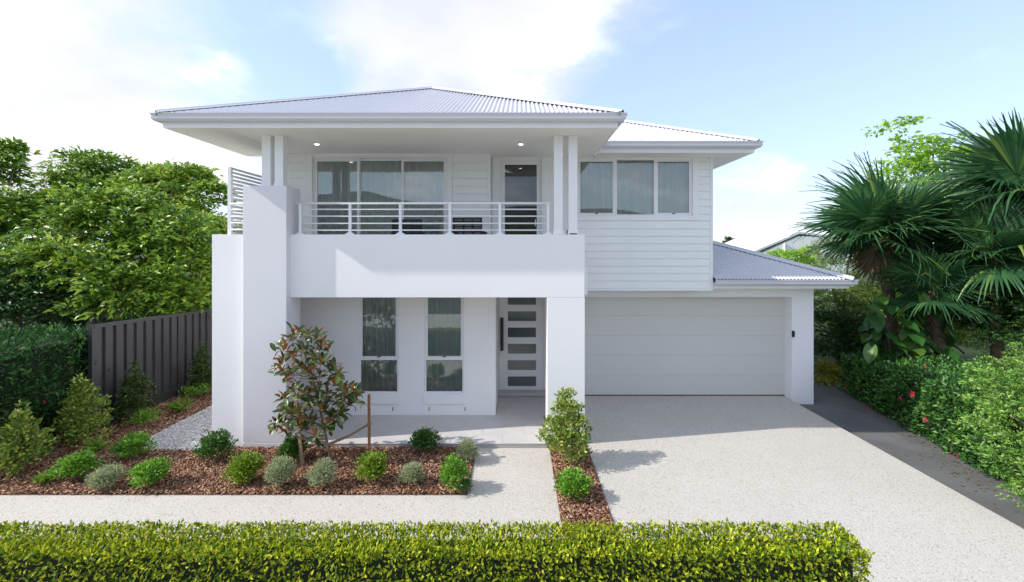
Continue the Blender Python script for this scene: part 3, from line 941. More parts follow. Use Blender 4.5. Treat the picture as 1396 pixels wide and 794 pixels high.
# garage roof
T2 = 0.385
gfy, gfx = 10.23, 7.36
GZF = 2.63
hb('garage_soffit', M['soffit'], (4.36, gfx - 0.02, gfy + 0.02, DG - 0.002, GZF, GZF + 0.02), (6.853, gfx - 0.02, DG, BACK, GZF, GZF + 0.02))
hb('garage_fascia', M['trim'], (4.345, gfx, gfy, gfy + 0.02, GZF - 0.005, GZF + 0.13))
hb('garage_fascia', M['trim'], (gfx - 0.02, gfx, gfy + 0.021, BACK, GZF - 0.005, GZF + 0.13))
gutter([(4.345, gfy, 0, -1, GZF + 0.068), (gfx, gfy, 1, -1, GZF + 0.068), (gfx, BACK, 1, 0, GZF + 0.068)], None)
kx1, ky, KZ = 7.43, 10.16, GZF + 0.205
nf2 = Vector((0, -T2, 1)).normalized()
roof3 = H(corrugated('garage_roof', lambda u: ((u, ky, KZ), (u, ky + min(kx1 - u, 3.0), KZ + T2 * min(kx1 - u, 3.0)), nf2), 4.345, kx1 - 0.01))
corrugated('roof_slope', lambda u: ((kx1, u, KZ), (kx1 - min(3.0, u - ky), u, KZ + T2 * min(3.0, u - ky)), Vector((T2, 0, 1)).normalized()), ky + 0.01, BACK, parent=roof3)
hipcap(roof3, (kx1, ky, KZ), (kx1 - 3.0, ky + 3.0, KZ + T2 * 3.0), T2)
# downpipe stub under the garage eave
H(MB().tube([(6.95, DG + 0.25, GZF - 0.06), (7.25, DG + 0.25, GZF - 0.05)], 0.045, 10).build('downpipe', M['paint_mark'], smooth=True))

# --- downlights in the balcony ceiling
for px in (432, 710):
    c = (X(px, 9.0), 9.0)
    ring = MB(); n = 20
    for (r0, r1, z) in ((0.036, 0.05, SOF - 0.004),):
        vs = [(c[0] + r * math.cos(2 * math.pi * i / n), c[1] + r * math.sin(2 * math.pi * i / n), z) for r in (r0, r1) for i in range(n)]
        ring.add(vs, [(i, (i + 1) % n, n + (i + 1) % n, n + i) for i in range(n)])
    dl = H(ring.build('downlight', M['trim']))
    lens = MB().add([(c[0] + 0.038 * math.cos(2 * math.pi * i / n), c[1] + 0.038 * math.sin(2 * math.pi * i / n), SOF - 0.003) for i in range(n)], [tuple(range(n))])
    lens.build('lens', M['lamp'], dl)

# --- porch floor with tiles
pf = MB().box(-4.09, 0.508, 8.088, DF - 0.003, -0.1, 0.068).box(-0.47, 0.655, DF - 0.002, DD + 0.1, -0.1, 0.068).build('porch_floor', M['grout'])
pf['kind'] = 'structure'
TW, TD, J = 0.76, 0.38, 0.003
_tm = {}
def tile(x0, x1, y0, y1):
    if x1 - x0 < 0.02 or y1 - y0 < 0.02: return
    k = (round(x1 - x0, 3), round(y1 - y0, 3))
    if k not in _tm:
        _tm[k] = MB().box(0, k[0], 0, k[1], 0, 0.010).mesh('floor_tile', M['tile'])
    o = put('floor_tile', _tm[k], pf, (x0, y0, 0.0685 + random.uniform(0, 0.0012)))
row = 0
yv = 8.084
while yv < DD - 0.24:
    y1 = min(yv + TD, DD - 0.223)
    lo, hi = (-4.09, 0.507) if yv < DF - 0.1 else (-0.468, 0.652)
    if yv < DF - 0.1: y1 = min(y1, DF - 0.004)
    x = -4.09 - (TW / 2 if row % 2 else 0)
    while x < hi:
        tile(max(x, lo), min(x + TW - J, hi), yv, y1 - J)
        x += TW
    yv = y1; row += 1

# --- balcony chairs
def make_chair(loc, rz, label):
    t = empty('balcony_chair', loc)
    tag(t, label, 'chair', 'black wicker chairs on the balcony')
    MB().box(-0.27, 0.27, -0.25, 0.27, 0.36, 0.43).build('seat', M['wicker'], t, bevel=0.015)
    mb = MB()
    for i in range(9):                      # woven back: thin bands round a frame
        z = 0.45 + i * 0.05
        yy = -0.25 - 0.10 * (i / 8)
        mb.box(-0.28, 0.28, yy - 0.018, yy + 0.018, z, z + 0.044)
    for xx in (-0.28, -0.09, 0.09, 0.262): mb.box(xx, xx + 0.018, -0.37, -0.24, 0.42, 0.89)
    mb.build('backrest', M['wicker'], t, bevel=0.006)
    for s in (-1, 1):
        MB().box(s * 0.29 - 0.03, s * 0.29 + 0.03, -0.24, 0.27, 0.60, 0.64).build('armrest', M['wicker'], t, bevel=0.01)
        for yy in (-0.24, 0.24):
            MB().box(s * 0.29 - 0.02, s * 0.29 + 0.02, yy - 0.02, yy + 0.02, 0, 0.60).build('leg', M['wicker'], t)
    t.rotation_euler.z = rz
    return t
make_chair((X(556, 9.15), 9.25, 3.185), 0.12, 'black wicker chair behind the railing in front of the sliding door')
make_chair((X(640, 9.15), 9.20, 3.215), -0.03, 'black wicker chair behind the railing in front of the white boards')

# ---------------------------------------------------------------- fence
fence = empty('fence', (-8.14, 8.76, 0))
tag(fence, 'charcoal ribbed steel boundary fence left of the house', 'fence')
FX = -8.14; y0f, y1f = 8.76, 17.6
nS = 18; Ls = (y1f - y0f) / nS
def fz(y): return 0.10 - 0.038 * (y - y0f)
pr = [(0, 0.045), (0.15, 0.045), (0.165, 0), (0.225, 0), (0.24, 0.045), (0.395, 0.045), (0.41, 0), (0.47, 0), (0.485, 0.045), (Ls, 0.045)]
V = []
for (a, b) in pr:
    for z in (0.17, 1.90): V.append((b, a, z))
F = [(2 * i, 2 * i + 1, 2 * i + 3, 2 * i + 2) for i in range(len(pr) - 1)]
shm = MB().add(V, F).mesh('fence_sheet', M['fence'])
for i in range(nS):
    yy = y0f + i * Ls
    put('fence_sheet', shm, fence, (0, yy - y0f, fz(yy)))
for i in range(5):
    yy = y0f + i * (y1f - y0f) / 4
    MB().box(-0.03, 0.045, yy - y0f - 0.045, yy - y0f, fz(yy) - 0.25, fz(yy) + 1.96).build('fence_post', M['fence'], fence)
def fence_rail(name, za, zb, w0, w1):
    e0, e1 = fz(y0f), fz(y1f); Lf = y1f - y0f
    MB().add([(w0, 0, e0 + za), (w1, 0, e0 + za), (w1, 0, e0 + zb), (w0, 0, e0 + zb), (w0, Lf, e1 + za), (w1, Lf, e1 + za), (w1, Lf, e1 + zb), (w0, Lf, e1 + zb)],
             [(0, 1, 2, 3), (4, 7, 6, 5), (0, 4, 5, 1), (1, 5, 6, 2), (2, 6, 7, 3), (3, 7, 4, 0)]).build(name, M['fence'], fence)
fence_rail('top_rail', 1.89, 1.955, -0.02, 0.055)
fence_rail('bottom_rail', 0.14, 0.20, -0.018, 0.056)
fence_rail('plinth', -0.10, 0.138, -0.01, 0.02)

# ---------------------------------------------------------------- foliage generators (numpy)
def unit(a): return a / np.maximum(np.linalg.norm(a, axis=-1, keepdims=True), 1e-9)
def rdir(n): return unit(rng.normal(size=(n, 3)))

def leaf_geo(Pn, D, size, ratio=0.45, nrm=None, fold=0.12, droop=0.1):
    """one bent two-quad leaf per row: base, sides, tip and a sunken midrib"""
    n = len(Pn)
    size = np.broadcast_to(np.asarray(size, float), (n,))
    if nrm is None: nrm = unit(rng.normal(size=(n, 3)) + np.array([0, 0, 0.8]))
    S = unit(np.cross(D, nrm)); U = np.cross(S, D)
    L = size[:, None]; w = L * ratio * 0.5
    b = Pn; t = Pn + D * L - U * L * droop
    m = Pn + D * L * 0.5
    l = m + S * w + U * L * fold; r = m - S * w + U * L * fold
    V = np.stack([b, r, t, l, m], 1)
    f = np.array([(0, 1, 2, 4), (0, 4, 2, 3)])
    F = (f[None] + (np.arange(n) * 5)[:, None, None]).reshape(-1, 4)
    return V.reshape(-1, 3), F


def leaf_obj(name, parts, mat, parent=None, stuff=True):
    """parts: list of (V, F, rnd per leaf)"""
    Vs, Fs, Rs, o = [], [], [], 0
    for (V, F, r) in parts:
        Vs.append(V); Fs.append(F + o); Rs.append(np.repeat(r, 2)); o += len(V)
    ob = put(name, np_mesh(name, np.concatenate(Vs), np.concatenate(Fs), mat, np.clip(np.concatenate(Rs), 0, 1)), parent)
    if stuff: ob['kind'] = 'stuff'
    return ob


def lumps(D, k, amp, power=3, seed=0):
    r = np.random.default_rng(seed)
    K = unit(r.normal(size=(k, 3)))
    v = np.zeros(len(D))
    for q in K: v = np.maximum(v, np.clip(D @ q, 0, 1) ** power)
    return 1 - amp + amp * 1.6 * v


def ball(center, radii, n, size, ratio=0.45, seed=0, amp=0.12, up=0.5, shape=None, jitter=0.14, spread=0.6):
    D = rdir(n)
    rr = lumps(D, 14, amp, 5, seed) * (1 - np.abs(rng.normal(0, jitter, n)))
    if shape == 'cone':      # pointed top
        h = (D[:, 2] + 1) / 2
        prof = np.where(h > 0.35, (1 - ((h - 0.35) / 0.65) ** 1.15 * 0.86), 0.70 + 0.3 * (h / 0.35))
        xy = unit(D[:, :2]) * (rr * prof)[:, None]
        pos = np.concatenate([xy, ((h * 2 - 1) * (0.9 + 0.1 * rr))[:, None]], 1)
        fill = rng.random(n) ** 0.35
        pos[:, :2] *= fill[:, None]
    else:
        pos = D * rr[:, None]
    pos = pos * np.array(radii) + np.array(center)
    LD = unit(D / np.array(radii) * np.mean(radii) + np.array([0, 0, up]) + rng.normal(0, spread, (n, 3)))
    sz = size * rng.uniform(0.65, 1.25, n)
    V, F = leaf_geo(pos, LD, sz, ratio, nrm=unit(D + np.array([0, 0, 0.6]) + rng.normal(0, 0.6, (n, 3))))
    return V, F, rng.beta(2, 2, n)


# fallen leaves along the foot of the hibiscus hedge and on the dark paving
def litter():
    n = 260
    t = rng.random(n); y = 6.2 + t * 5.2
    x = 7.30 + (y - 6.9) * 0.18 - np.abs(rng.normal(0, 0.28, n))
    x = np.maximum(x, 6.4)
    Pn = np.stack([x, y, np.full(n, -0.094)], 1)
    a = rng.uniform(0, 6.28, n)
    D = unit(np.stack([np.cos(a), np.sin(a), rng.normal(0.05, 0.05, n)], 1))
    V, F = leaf_geo(Pn, D, rng.uniform(0.03, 0.075, n), 0.45, nrm=np.tile(np.array([0, 0, 1.0]), (n, 1)), fold=0.06, droop=0.02)
    o = put('leaf_litter', np_mesh('leaf_litter', V, F, M['litter'], np.repeat(rng.random(n), 2)))
    tag(o, 'small fallen brown and olive leaves on the dark paving by the hibiscus hedge', 'leaf litter', kind='stuff')
litter()

# clumped foliage: sprays of leaves around many twig ends
def clumps(lobes, nclump, per, size, ratio, crad, seed=0, droop=0.25, flat=0.8, up=0.35, inner=0.25, tip=0.6, qz=-0.25, lump=0.22):
    """lobes: list of (center, radii). Returns leaf parts + twig end points"""
    r = np.random.default_rng(seed)
    w = np.array([np.prod(np.array(l[1]) ** 0.67) for l in lobes]); w = w / w.sum()
    out, ends = [], []
    for (c, rad), wi in zip(lobes, w):
        n = max(3, int(nclump * wi))
        D = unit(r.normal(size=(n, 3))); D[:, 2] = np.where(D[:, 2] < -0.55, -D[:, 2], D[:, 2])
        rr = lumps(D, 13, lump, 7, seed + 5) * np.where(r.random(n) < inner, r.uniform(0.35, 0.8, n), r.uniform(0.85, 1.05, n))
        C = np.array(c) + D * rr[:, None] * np.array(rad)
        ends.append(C)
        cr = crad * r.uniform(0.6, 1.35, n)
        k = n * per
        ci = np.repeat(np.arange(n), per)
        q = unit(r.normal(size=(k, 3))); q[:, 2] = np.abs(q[:, 2]) * 0.9 + qz
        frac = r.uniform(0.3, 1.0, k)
        pos = C[ci] + q * np.array([1, 1, flat]) * (cr[ci] * frac)[:, None]
        LD = unit(q * np.array([1, 1, 0.4]) + D[ci] * 0.4 + np.array([0, 0, up - 0.35]) + r.normal(0, 0.3, (k, 3)))
        N = unit(np.array([0, -0.1, 0.45]) + q * 0.6 + D[ci] * 0.4 + r.normal(0, 0.4, (k, 3)))
        V, F = leaf_geo(pos, LD, size * r.uniform(0.6, 1.25, k), ratio, nrm=N, droop=droop)
        tone = np.clip(r.beta(2, 2, k) * 0.55 + r.random(n)[ci] * 0.3 + tip * (frac - 0.55), 0, 1)  # outer leaves coloured lighter, inner ones darker, to imitate lit tips and shaded gaps
        out.append((V, F, tone))
    return out, np.concatenate(ends)


# ---------------------------------------------------------------- bed plants
def shrub(name, label, cat, group, px, py, wpx, hpx, mat, n=1500, leaf=0.034, ratio=0.5, shape=None, seed=1, z=0.03, amp=0.12, flat=1.0):
    b = G(px, py, z)
    s = FPX / b[1]
    rx = wpx / s / 2; h = hpx / s
    t = empty(name, (b[0], b[1] + rx * 0.6, 0.0))
    tag(t, label, cat, group)
    if shape == 'cone':
        rr = random.Random(seed); lob = []
        for (fz_, fr_, fh_) in ((0.20, 0.74, 0.20), (0.40, 0.78, 0.22), (0.62, 0.56, 0.20), (0.82, 0.30, 0.16), (0.99, 0.09, 0.09)):
            lob.append(((rx * rr.uniform(-0.16, 0.16) * (1.1 - fz_), rx * rr.uniform(-0.1, 0.1), h * fz_), (rx * fr_ * rr.uniform(0.85, 1.1), rx * fr_, h * fh_)))
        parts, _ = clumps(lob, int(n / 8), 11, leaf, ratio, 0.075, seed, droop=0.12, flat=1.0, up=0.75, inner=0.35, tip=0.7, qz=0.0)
    else:
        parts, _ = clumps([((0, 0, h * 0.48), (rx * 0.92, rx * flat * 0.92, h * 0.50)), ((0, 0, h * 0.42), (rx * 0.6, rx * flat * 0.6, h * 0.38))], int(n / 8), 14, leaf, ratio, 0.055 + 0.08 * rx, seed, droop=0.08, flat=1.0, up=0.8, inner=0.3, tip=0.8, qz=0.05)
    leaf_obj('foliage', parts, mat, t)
    mb = MB(); r = random.Random(seed)
    for i in range(6):
        a = r.random() * 6.28
        mb.tube([(0.02 * math.cos(a), 0.02 * math.sin(a), -0.03), (rx * 0.35 * math.cos(a), rx * 0.35 * math.sin(a), h * 0.35), (rx * 0.6 * math.cos(a + .3), rx * 0.6 * math.sin(a + .3), h * 0.7)], [0.008, 0.006, 0.003], 5)
    mb.build('stem', M['bark'], t)
    return t

GB = 'clipped round green shrubs in the mulch'
for i, (px, py, w, h, mat, lab) in enumerate([
    (93, 660, 46, 34, 'box_leaf', 'round bright green shrub at the bed front between strappy plant and grey-green plant'),
    (171, 629, 42, 30, 'box_leaf', 'round bright green shrub beside the front corner of the pebble side path'),
    (194, 668, 45, 34, 'box_leaf', 'round green shrub at the bed front, just right of the leftmost grey-green plant'),
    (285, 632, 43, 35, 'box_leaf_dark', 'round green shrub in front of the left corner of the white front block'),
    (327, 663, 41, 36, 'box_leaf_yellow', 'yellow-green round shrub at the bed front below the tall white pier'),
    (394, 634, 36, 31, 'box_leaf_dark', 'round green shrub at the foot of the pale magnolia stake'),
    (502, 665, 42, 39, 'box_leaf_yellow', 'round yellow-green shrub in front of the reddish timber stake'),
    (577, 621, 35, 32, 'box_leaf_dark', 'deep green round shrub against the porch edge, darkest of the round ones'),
    (616, 672, 37, 42, 'box_leaf', 'tall bright green round shrub at the right front corner of the long bed'),
    (783, 686, 46, 34, 'box_leaf', 'low bright green shrub alone in the narrow strip beside the driveway')]):
    shrub('round_shrub', lab, 'shrub', GB, px, py, w, h, M[mat], n=1500, leaf=0.046, seed=20 + i)

GG = 'grey-green lavender-like plants in the mulch'
for i, (px, py, w, h, lab) in enumerate([
    (135, 669, 34, 25, 'low grey-green plant between two round green shrubs, leftmost of the grey ones'),
    (376, 668, 35, 36, 'grey-green spiky plant in front of the pale magnolia stake'),
    (435, 669, 33, 34, 'silvery round plant in front of the magnolia trunk, palest of the grey ones'),
    (561, 663, 28, 27, 'small grey-green plant between the two right hand round shrubs at the bed front'),
    (636, 632, 25, 27, 'small grey-green plant by the entry path and porch edge')]):
    t = shrub('grey_shrub', lab, 'shrub', GG, px, py, w, h, M['grey_leaf'], n=1700, leaf=0.048, ratio=0.2, seed=50 + i)

GL = 'young upright glossy shrubs'
for i, (px, py, w, h, mat, z, n, lab) in enumerate([
    (90, 614, 72, 90, 'lilly', 0.03, 3000, 'bronze-tipped conical shrub in front of the dark left hedge'),
    (8, 656, 62, 92, 'lilly', 0.03, 2600, 'yellow-green young shrub with thin bare stems at the left edge of the photo'),
    (168, 582, 58, 76, 'lilly_shaded', 0.03, 2300, 'shaded dark conical shrub against the near end of the charcoal fence'),
    (266, 541, 46, 66, 'lilly_shaded', 0.03, 2000, 'shaded dark shrub at the fence beside the white front block'),
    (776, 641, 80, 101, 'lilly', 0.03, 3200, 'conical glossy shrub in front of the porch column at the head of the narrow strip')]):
    shrub('conical_shrub', lab, 'shrub', GL, px, py, w, h, M[mat], n=n, leaf=0.062, ratio=0.5, shape='cone', seed=70 + i, z=z, amp=0.34)
GC = 'low spreading plants by the fence'
shrub('low_shrub', 'low light green plant under the near shaded fence shrub', 'plant', GC, 188, 583, 40, 18, M['box_leaf'], n=500, leaf=0.04, seed=90, amp=0.3)
shrub('low_shrub', 'low light green plant under the far shaded fence shrub', 'plant', GC, 258, 545, 44, 16, M['box_leaf'], n=500, leaf=0.045, seed=91, amp=0.3)
shrub('low_shrub', 'low dark green plant beside the tall round shrub at the bed corner', 'plant', 'low plants in the mulch', 634, 672, 18, 14, M['box_leaf_dark'], n=260, leaf=0.03, seed=92, amp=0.3)


def tuft(px, py, wpx, hpx, lab, n=40, seed=0):
    b = G(px, py); s = FPX / b[1]
    t = empty('strappy_plant', b); tag(t, lab, 'plant', 'small strappy plants in the mulch')
    a = rng.uniform(0, 6.28, n); sp = rng.uniform(0.15, 1.0, n)
    D = unit(np.stack([np.cos(a) * sp, np.sin(a) * sp, np.full(n, 0.75)], 1))
    Pn = np.stack([np.cos(a) * 0.015, np.sin(a) * 0.015, np.zeros(n)], 1)
    V, F = leaf_geo(Pn, D, rng.uniform(0.7, 1.15, n) * hpx / s * 1.15, 0.10, droop=0.25)
    leaf_obj('leaf_tuft', [(V, F, rng.random(n))], M['grasstuft'], t)
tuft(62, 659, 20, 18, 'small bright strappy plant left of the leftmost round shrub')
tuft(131, 617, 26, 20, 'small strappy plant between the bronze-tipped shrub and the pebble path')
tuft(246, 562, 22, 19, 'small strappy plant in the shaded bed along the fence')

# ---------------------------------------------------------------- magnolia, stakes and ties
mg = G(453, 630)
mag = empty('magnolia_tree', mg)
tag(mag, 'young magnolia with glossy dark leaves and rusty undersides tied to stakes', 'tree')
def mp(px, py, dd=0.0):      # a point of the magnolia, dd metres towards (-) or away from (+) the camera
    d = mg[1] + dd
    return Vector((X(px, d), d, Z(py, d))) - Vector(mg)
trunk = [Vector((0, 0, -0.03)), mp(446, 605), mp(441, 580, 0.02), mp(434, 550, 0.03), mp(426, 515, 0.02), mp(416, 485), mp(409, 462)]
MB().tube(trunk, [0.026, 0.022, 0.02, 0.017, 0.014, 0.010, 0.006], 8).build('trunk', M['bark'], mag, smooth=True)
tips = [(407, 453), (396, 463), (384, 474), (420, 459), (432, 463), (438, 474), (386, 492), (400, 484), (414, 478), (429, 488), (439, 495), (383, 503), (396, 512), (408, 500),
        (420, 507), (436, 512), (453, 503), (463, 510), (455, 523), (470, 533), (479, 535), (487, 538), (470, 546), (459, 551), (446, 537), (431, 531), (416, 538), (401, 535),
        (388, 545), (386, 562), (379, 578), (394, 558), (409, 565), (424, 552), (441, 558), (394, 588), (411, 583), (425, 573), (455, 568), (463, 563), (476, 552), (430, 596), (446, 580)]
LEAF_V = []
def magleaf_mesh():
    V, F = [], []
    prof = [(0, 0.0), (0.25, 0.75), (0.55, 1.0), (0.82, 0.66), (1.0, 0.0)]
    for (t, w) in prof:
        zc = 0.10 * math.sin(t * 2.6) - 0.05 * t
        for s in (-1, 0, 1): V.append((t, s * w * 0.2, zc + abs(s) * w * 0.07))
    for i in range(4):
        for j in range(2): a = i * 3 + j; F.append((a, a + 3, a + 4, a + 1))
    return np.array(V), np.array(F)
lv, lf = magleaf_mesh()
leaf_meshes = [np_mesh('leaf', lv, lf, M['magnolia'], np.full(len(lf), r), smooth=True) for r in (0.15, 0.4, 0.6, 0.85)]
rm = random.Random(5)
for i, (px, py) in enumerate(tips):
    dd = rm.uniform(-0.34, 0.34)
    tp = mp(px, py, dd)
    # twig from the trunk
    j = min(range(2, len(trunk)), key=lambda k: (trunk[k] - tp).length + (0.6 if trunk[k].z > tp.z - 0.05 else 0))
    mid = (trunk[j] * 0.45 + tp * 0.55) + Vector((0, 0, -0.04))
    MB().tube([trunk[j], mid, tp], [0.008, 0.006, 0.003], 5).build('branch', M['bark'], mag)
    ax = (tp - mid).normalized() + Vector((0, 0, 0.35)); ax.normalize()
    for k in range(7):
        a = k * 2.4 + rm.random(); el = 0.25 + 0.13 * k * 0.8
        per = ax.orthogonal().normalized(); per.rotate(Matrix.Rotation(a, 3, ax))
        d = (ax * math.sin(el + rm.uniform(-.25, .25)) + per * math.cos(el)).normalized()
        if k < 3: d = (d + Vector((0, 0, -0.25))).normalized()
        q = d.to_track_quat('X', 'Z'); q = q @ Matrix.Rotation(rm.uniform(-0.6, 0.6), 3, 'X').to_quaternion()
        o = put('leaf', leaf_meshes[rm.randrange(4)], mag, tp + ax * (0.012 * k - 0.05))
        o.rotation_mode = 'QUATERNION'; o.rotation_quaternion = q
        s = rm.uniform(0.14, 0.205); o.scale = (s, s, s)
Vx, Fx, Rx, o_ = [], [], [], 0
for i in range(380):
    px, py = tips[rm.randrange(len(tips))]
    px += max(-9, min(9, rm.gauss(0, 6))); py += max(-5, min(12, rm.gauss(2, 6)))
    c = mp(px, py, rm.uniform(-0.3, 0.3))
    d = Vector((rm.gauss(0, 1), rm.gauss(0, 1), rm.gauss(0.25, 0.8))).normalized()
    q = d.to_track_quat('X', 'Z') @ Matrix.Rotation(rm.uniform(-0.6, 0.6), 3, 'X').to_quaternion()
    s = rm.uniform(0.13, 0.20)
    m = np.array(q.to_matrix()) * s
    Vx.append(lv @ m.T + np.array(c)); Fx.append(lf + o_); o_ += len(lv)
    Rx += [rm.betavariate(2, 2)] * len(lf)
mo = put('leaf_mass', np_mesh('leaf_mass', np.concatenate(Vx), np.concatenate(Fx), M['magnolia'], np.array(Rx), smooth=True), mag)
mo['kind'] = 'stuff'
# stakes
def stake(px0, py0, px1, py1, z, mat, lab, w=0.02, dd=0.0):
    b = Vector(G(px0, py0, z)); tpos = Vector((X(px1, b.y + dd), b.y + dd, Z(py1, b.y + dd)))
    d = tpos - b
    t = put('wooden_stake', MB().add([(-w, -w, -0.06), (w, -w, -0.06), (w, w, -0.06), (-w, w, -0.06), (d.x - w, d.y - w, d.z), (d.x + w, d.y - w, d.z), (d.x + w, d.y + w, d.z), (d.x - w, d.y + w, d.z)],
                                     [(0, 3, 2, 1), (4, 5, 6, 7), (0, 1, 5, 4), (1, 2, 6, 5), (2, 3, 7, 6), (3, 0, 4, 7)]).mesh('wooden_stake', mat), None, b)
    tag(t, lab, 'stake', 'timber stakes holding the magnolia')
    return b, tpos
sr0, sr1 = stake(503.5, 622, 503, 538, 0.03, M['timber'], 'reddish brown upright timber stake right of the magnolia', 0.019)
sl0, sl1 = stake(412.5, 632, 404, 545, 0.03, M['pale_timber'], 'pale leaning timber stake half hidden under the magnolia leaves', 0.021)
def tie(a, b, lab):
    a, b = Vector(a), Vector(b); mid = (a + b) / 2 + Vector((0, 0, -0.03))
    mb = MB()
    for (p, q) in ((a, mid), (mid, b)):
        mb.add([p + Vector((0, -.01, .022)), p + Vector((0, -.01, -.022)), q + Vector((0, -.01, -.022)), q + Vector((0, -.01, .022)),
                p + Vector((0, .01, .022)), p + Vector((0, .01, -.022)), q + Vector((0, .01, -.022)), q + Vector((0, .01, .022))],
               [(0, 1, 2, 3), (7, 6, 5, 4), (0, 3, 7, 4), (1, 5, 6, 2), (0, 4, 5, 1), (3, 2, 6, 7)])
    mb.box(b.x - 0.03, b.x + 0.03, b.y - 0.03, b.y + 0.03, b.z - 0.025, b.z + 0.025)
    o = mb.build('tree_tie', M['webbing'])
    tag(o, lab, 'tree tie', 'webbing ties between magnolia and stakes')
tr = Vector(mg) + trunk[1]
tie(tr + Vector((0.02, -0.01, -0.01)), sr0 + (sr1 - sr0) * 0.52, 'brown webbing tie from the magnolia trunk to the right stake')
tie(tr + Vector((-0.02, -0.01, 0.02)), sl0 + (sl1 - sl0) * 0.42, 'brown webbing tie from the magnolia trunk to the left stake')

# ---------------------------------------------------------------- hedges
def box_leaves(faces, size, ratio, up=0.3, spread=0.55, dens=1000, amp=0.05, depth=0.1, freq=2.2):
    """faces: list of (origin, u vector, v vector, outward normal, density factor)"""
    out = []
    for (o, u, v, nm, k) in faces:
        o, u, v, nm = map(np.array, (o, u, v, nm)); o = o.astype(float)
        area = np.linalg.norm(np.cross(u, v)); n = int(area * dens * k)
        a = rng.random((n, 1)); b = rng.random((n, 1))
        pos = o + a * u + b * v
        lump = amp * (np.sin(pos[:, :1] * freq * 2.1 + 1) * np.sin(pos[:, 1:2] * freq * 2.7 + pos[:, 2:3] * 5) + 0.6 * np.sin(pos[:, :1] * freq * 6.3 + pos[:, 2:3] * 7) * np.sin(pos[:, 1:2] * freq * 5.9))
        pos = pos + nm * (lump - np.abs(rng.normal(0, depth, (n, 1))))
        D = unit(nm * 0.7 + np.array([0, 0, up]) + rng.normal(0, spread, (n, 3)))
        V, F = leaf_geo(pos, D, size * rng.uniform(0.6, 1.25, n), ratio, nrm=unit(nm + np.array([0, 0, .5]) + rng.normal(0, .5, (n, 3))))
        out.append((V, F, rng.beta(2, 2, n)))
    return out


# front clipped hedge
fh = empty('clipped_hedge', (-3, 4.1, 0)); tag(fh, 'long low clipped yellow-green hedge across the front of the photo', 'hedge')
hx0, hx1, hy0, hy1, hz = -9.0, 3.02, 3.92, 4.36, 0.90
off = np.array((-3, 4.1, 0))
def sh(l): return [((np.array(o) - off), u, v, n, k) for (o, u, v, n, k) in l]
x_far = 2.95
parts = box_leaves(sh([((-5.4, hy0, hz), (hx1 + 5.4, 0, 0), (0, hy1 - hy0, 0), (0, 0, 1), 1.25), ((-5.4, hy0, 0.25), (hx1 + 5.4, 0, 0), (0, 0, hz - 0.25), (0, -1, 0), 0.5),
                       ((hx1, hy0, 0.05), (0, hy1 - hy0, 0), (0, 0, hz - 0.05), (1, 0, 0), 1.0), ((-5.4, hy1, 0.3), (hx1 + 5.4, 0, 0), (0, 0, hz - 0.3), (0, 1, 0), 0.4),
                       ((-9, hy0, hz), (3.6, 0, 0), (0, hy1 - hy0, 0), (0, 0, 1), 0.3), ((-9, hy0, 0.1), (3.6, 0, 0), (0, 0, hz - 0.1), (0, -1, 0), 0.3)]),
                   0.046, 0.42, dens=3900, amp=0.014, depth=0.04, spread=0.7, up=0.3)
leaf_obj('foliage', parts, M['front_hedge'], fh)
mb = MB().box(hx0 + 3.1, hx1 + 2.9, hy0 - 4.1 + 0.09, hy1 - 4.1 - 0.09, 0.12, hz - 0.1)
mb.build('painted_shade_core', plain('painted hedge shade', (0.012, 0.02, 0.006), 0.95, var=0.4, scale=30), fh)  # solid core, its near-black colour stands in for the shade inside the hedge
mb = MB()
for i in range(30):
    x = hx0 + 3.2 + i * 0.4
    mb.tube([(x, 0, -0.05), (x + 0.02, 0.01, 0.2)], [0.02, 0.015], 6)
mb.build('stem', M['bark'], fh)


def flower_mesh():
    mb = MB()
    for k in range(5):
        a = k * 2 * math.pi / 5; c, s = math.cos(a), math.sin(a); c1, s1 = math.cos(a + 0.55), math.sin(a + 0.55); c2, s2 = math.cos(a - 0.55), math.sin(a - 0.55)
        mb.add([(0, 0, 0), (0.6 * c1, 0.6 * s1, 0.2), (c, s, 0.15), (0.6 * c2, 0.6 * s2, 0.2)], [(0, 1, 2, 3)])
    mb.tube([(0, 0, 0), (0.05, 0.05, 0.7)], [0.06, 0.04], 5)
    return mb.mesh('flower', M['flower'])
flm = flower_mesh()

# left dark hedge beyond the boundary line
lh = empty('left_hedge', (-9.2, 8.0, 0.0)); tag(lh, 'dark glossy hedge with one pink flower left of the fence end', 'hedge')
off = np.array((-9.2, 8.0, 0.0))
LHX = -8.22
parts = box_leaves(sh([((LHX, 6.6, 0.0), (0, 2.5, 0), (0, 0, 1.95), (1, 0, 0), 1), ((-12.5, 6.9, 0.0), (4.3, 0, 0), (0, 0, 2.0), (0, -1, 0), 0.7), ((-12.5, 6.6, 1.95), (4.3, 0, 0), (0, 2.5, 0), (0, 0, 1), 0.8)]),
                   0.105, 0.36, dens=620, amp=0.09, depth=0.10, spread=0.55, up=0.45)
leaf_obj('foliage', parts, M['left_hedge'], lh)
MB().box(-3.3, 0.82, -1.0, 1.0, 0.0, 1.78).build('painted_shade_core', bpy.data.materials['painted hedge shade'], lh)
for (px, py) in ((55, 548),):
    k = (px - 707) / FPX; d = LHX / k
    p = Vector((LHX + 0.06, d, Z(py, d))) - Vector(off)
    put('flower', flm, lh, p, (0.3, 1.2, px * 0.7), (0.035, 0.035, 0.035))

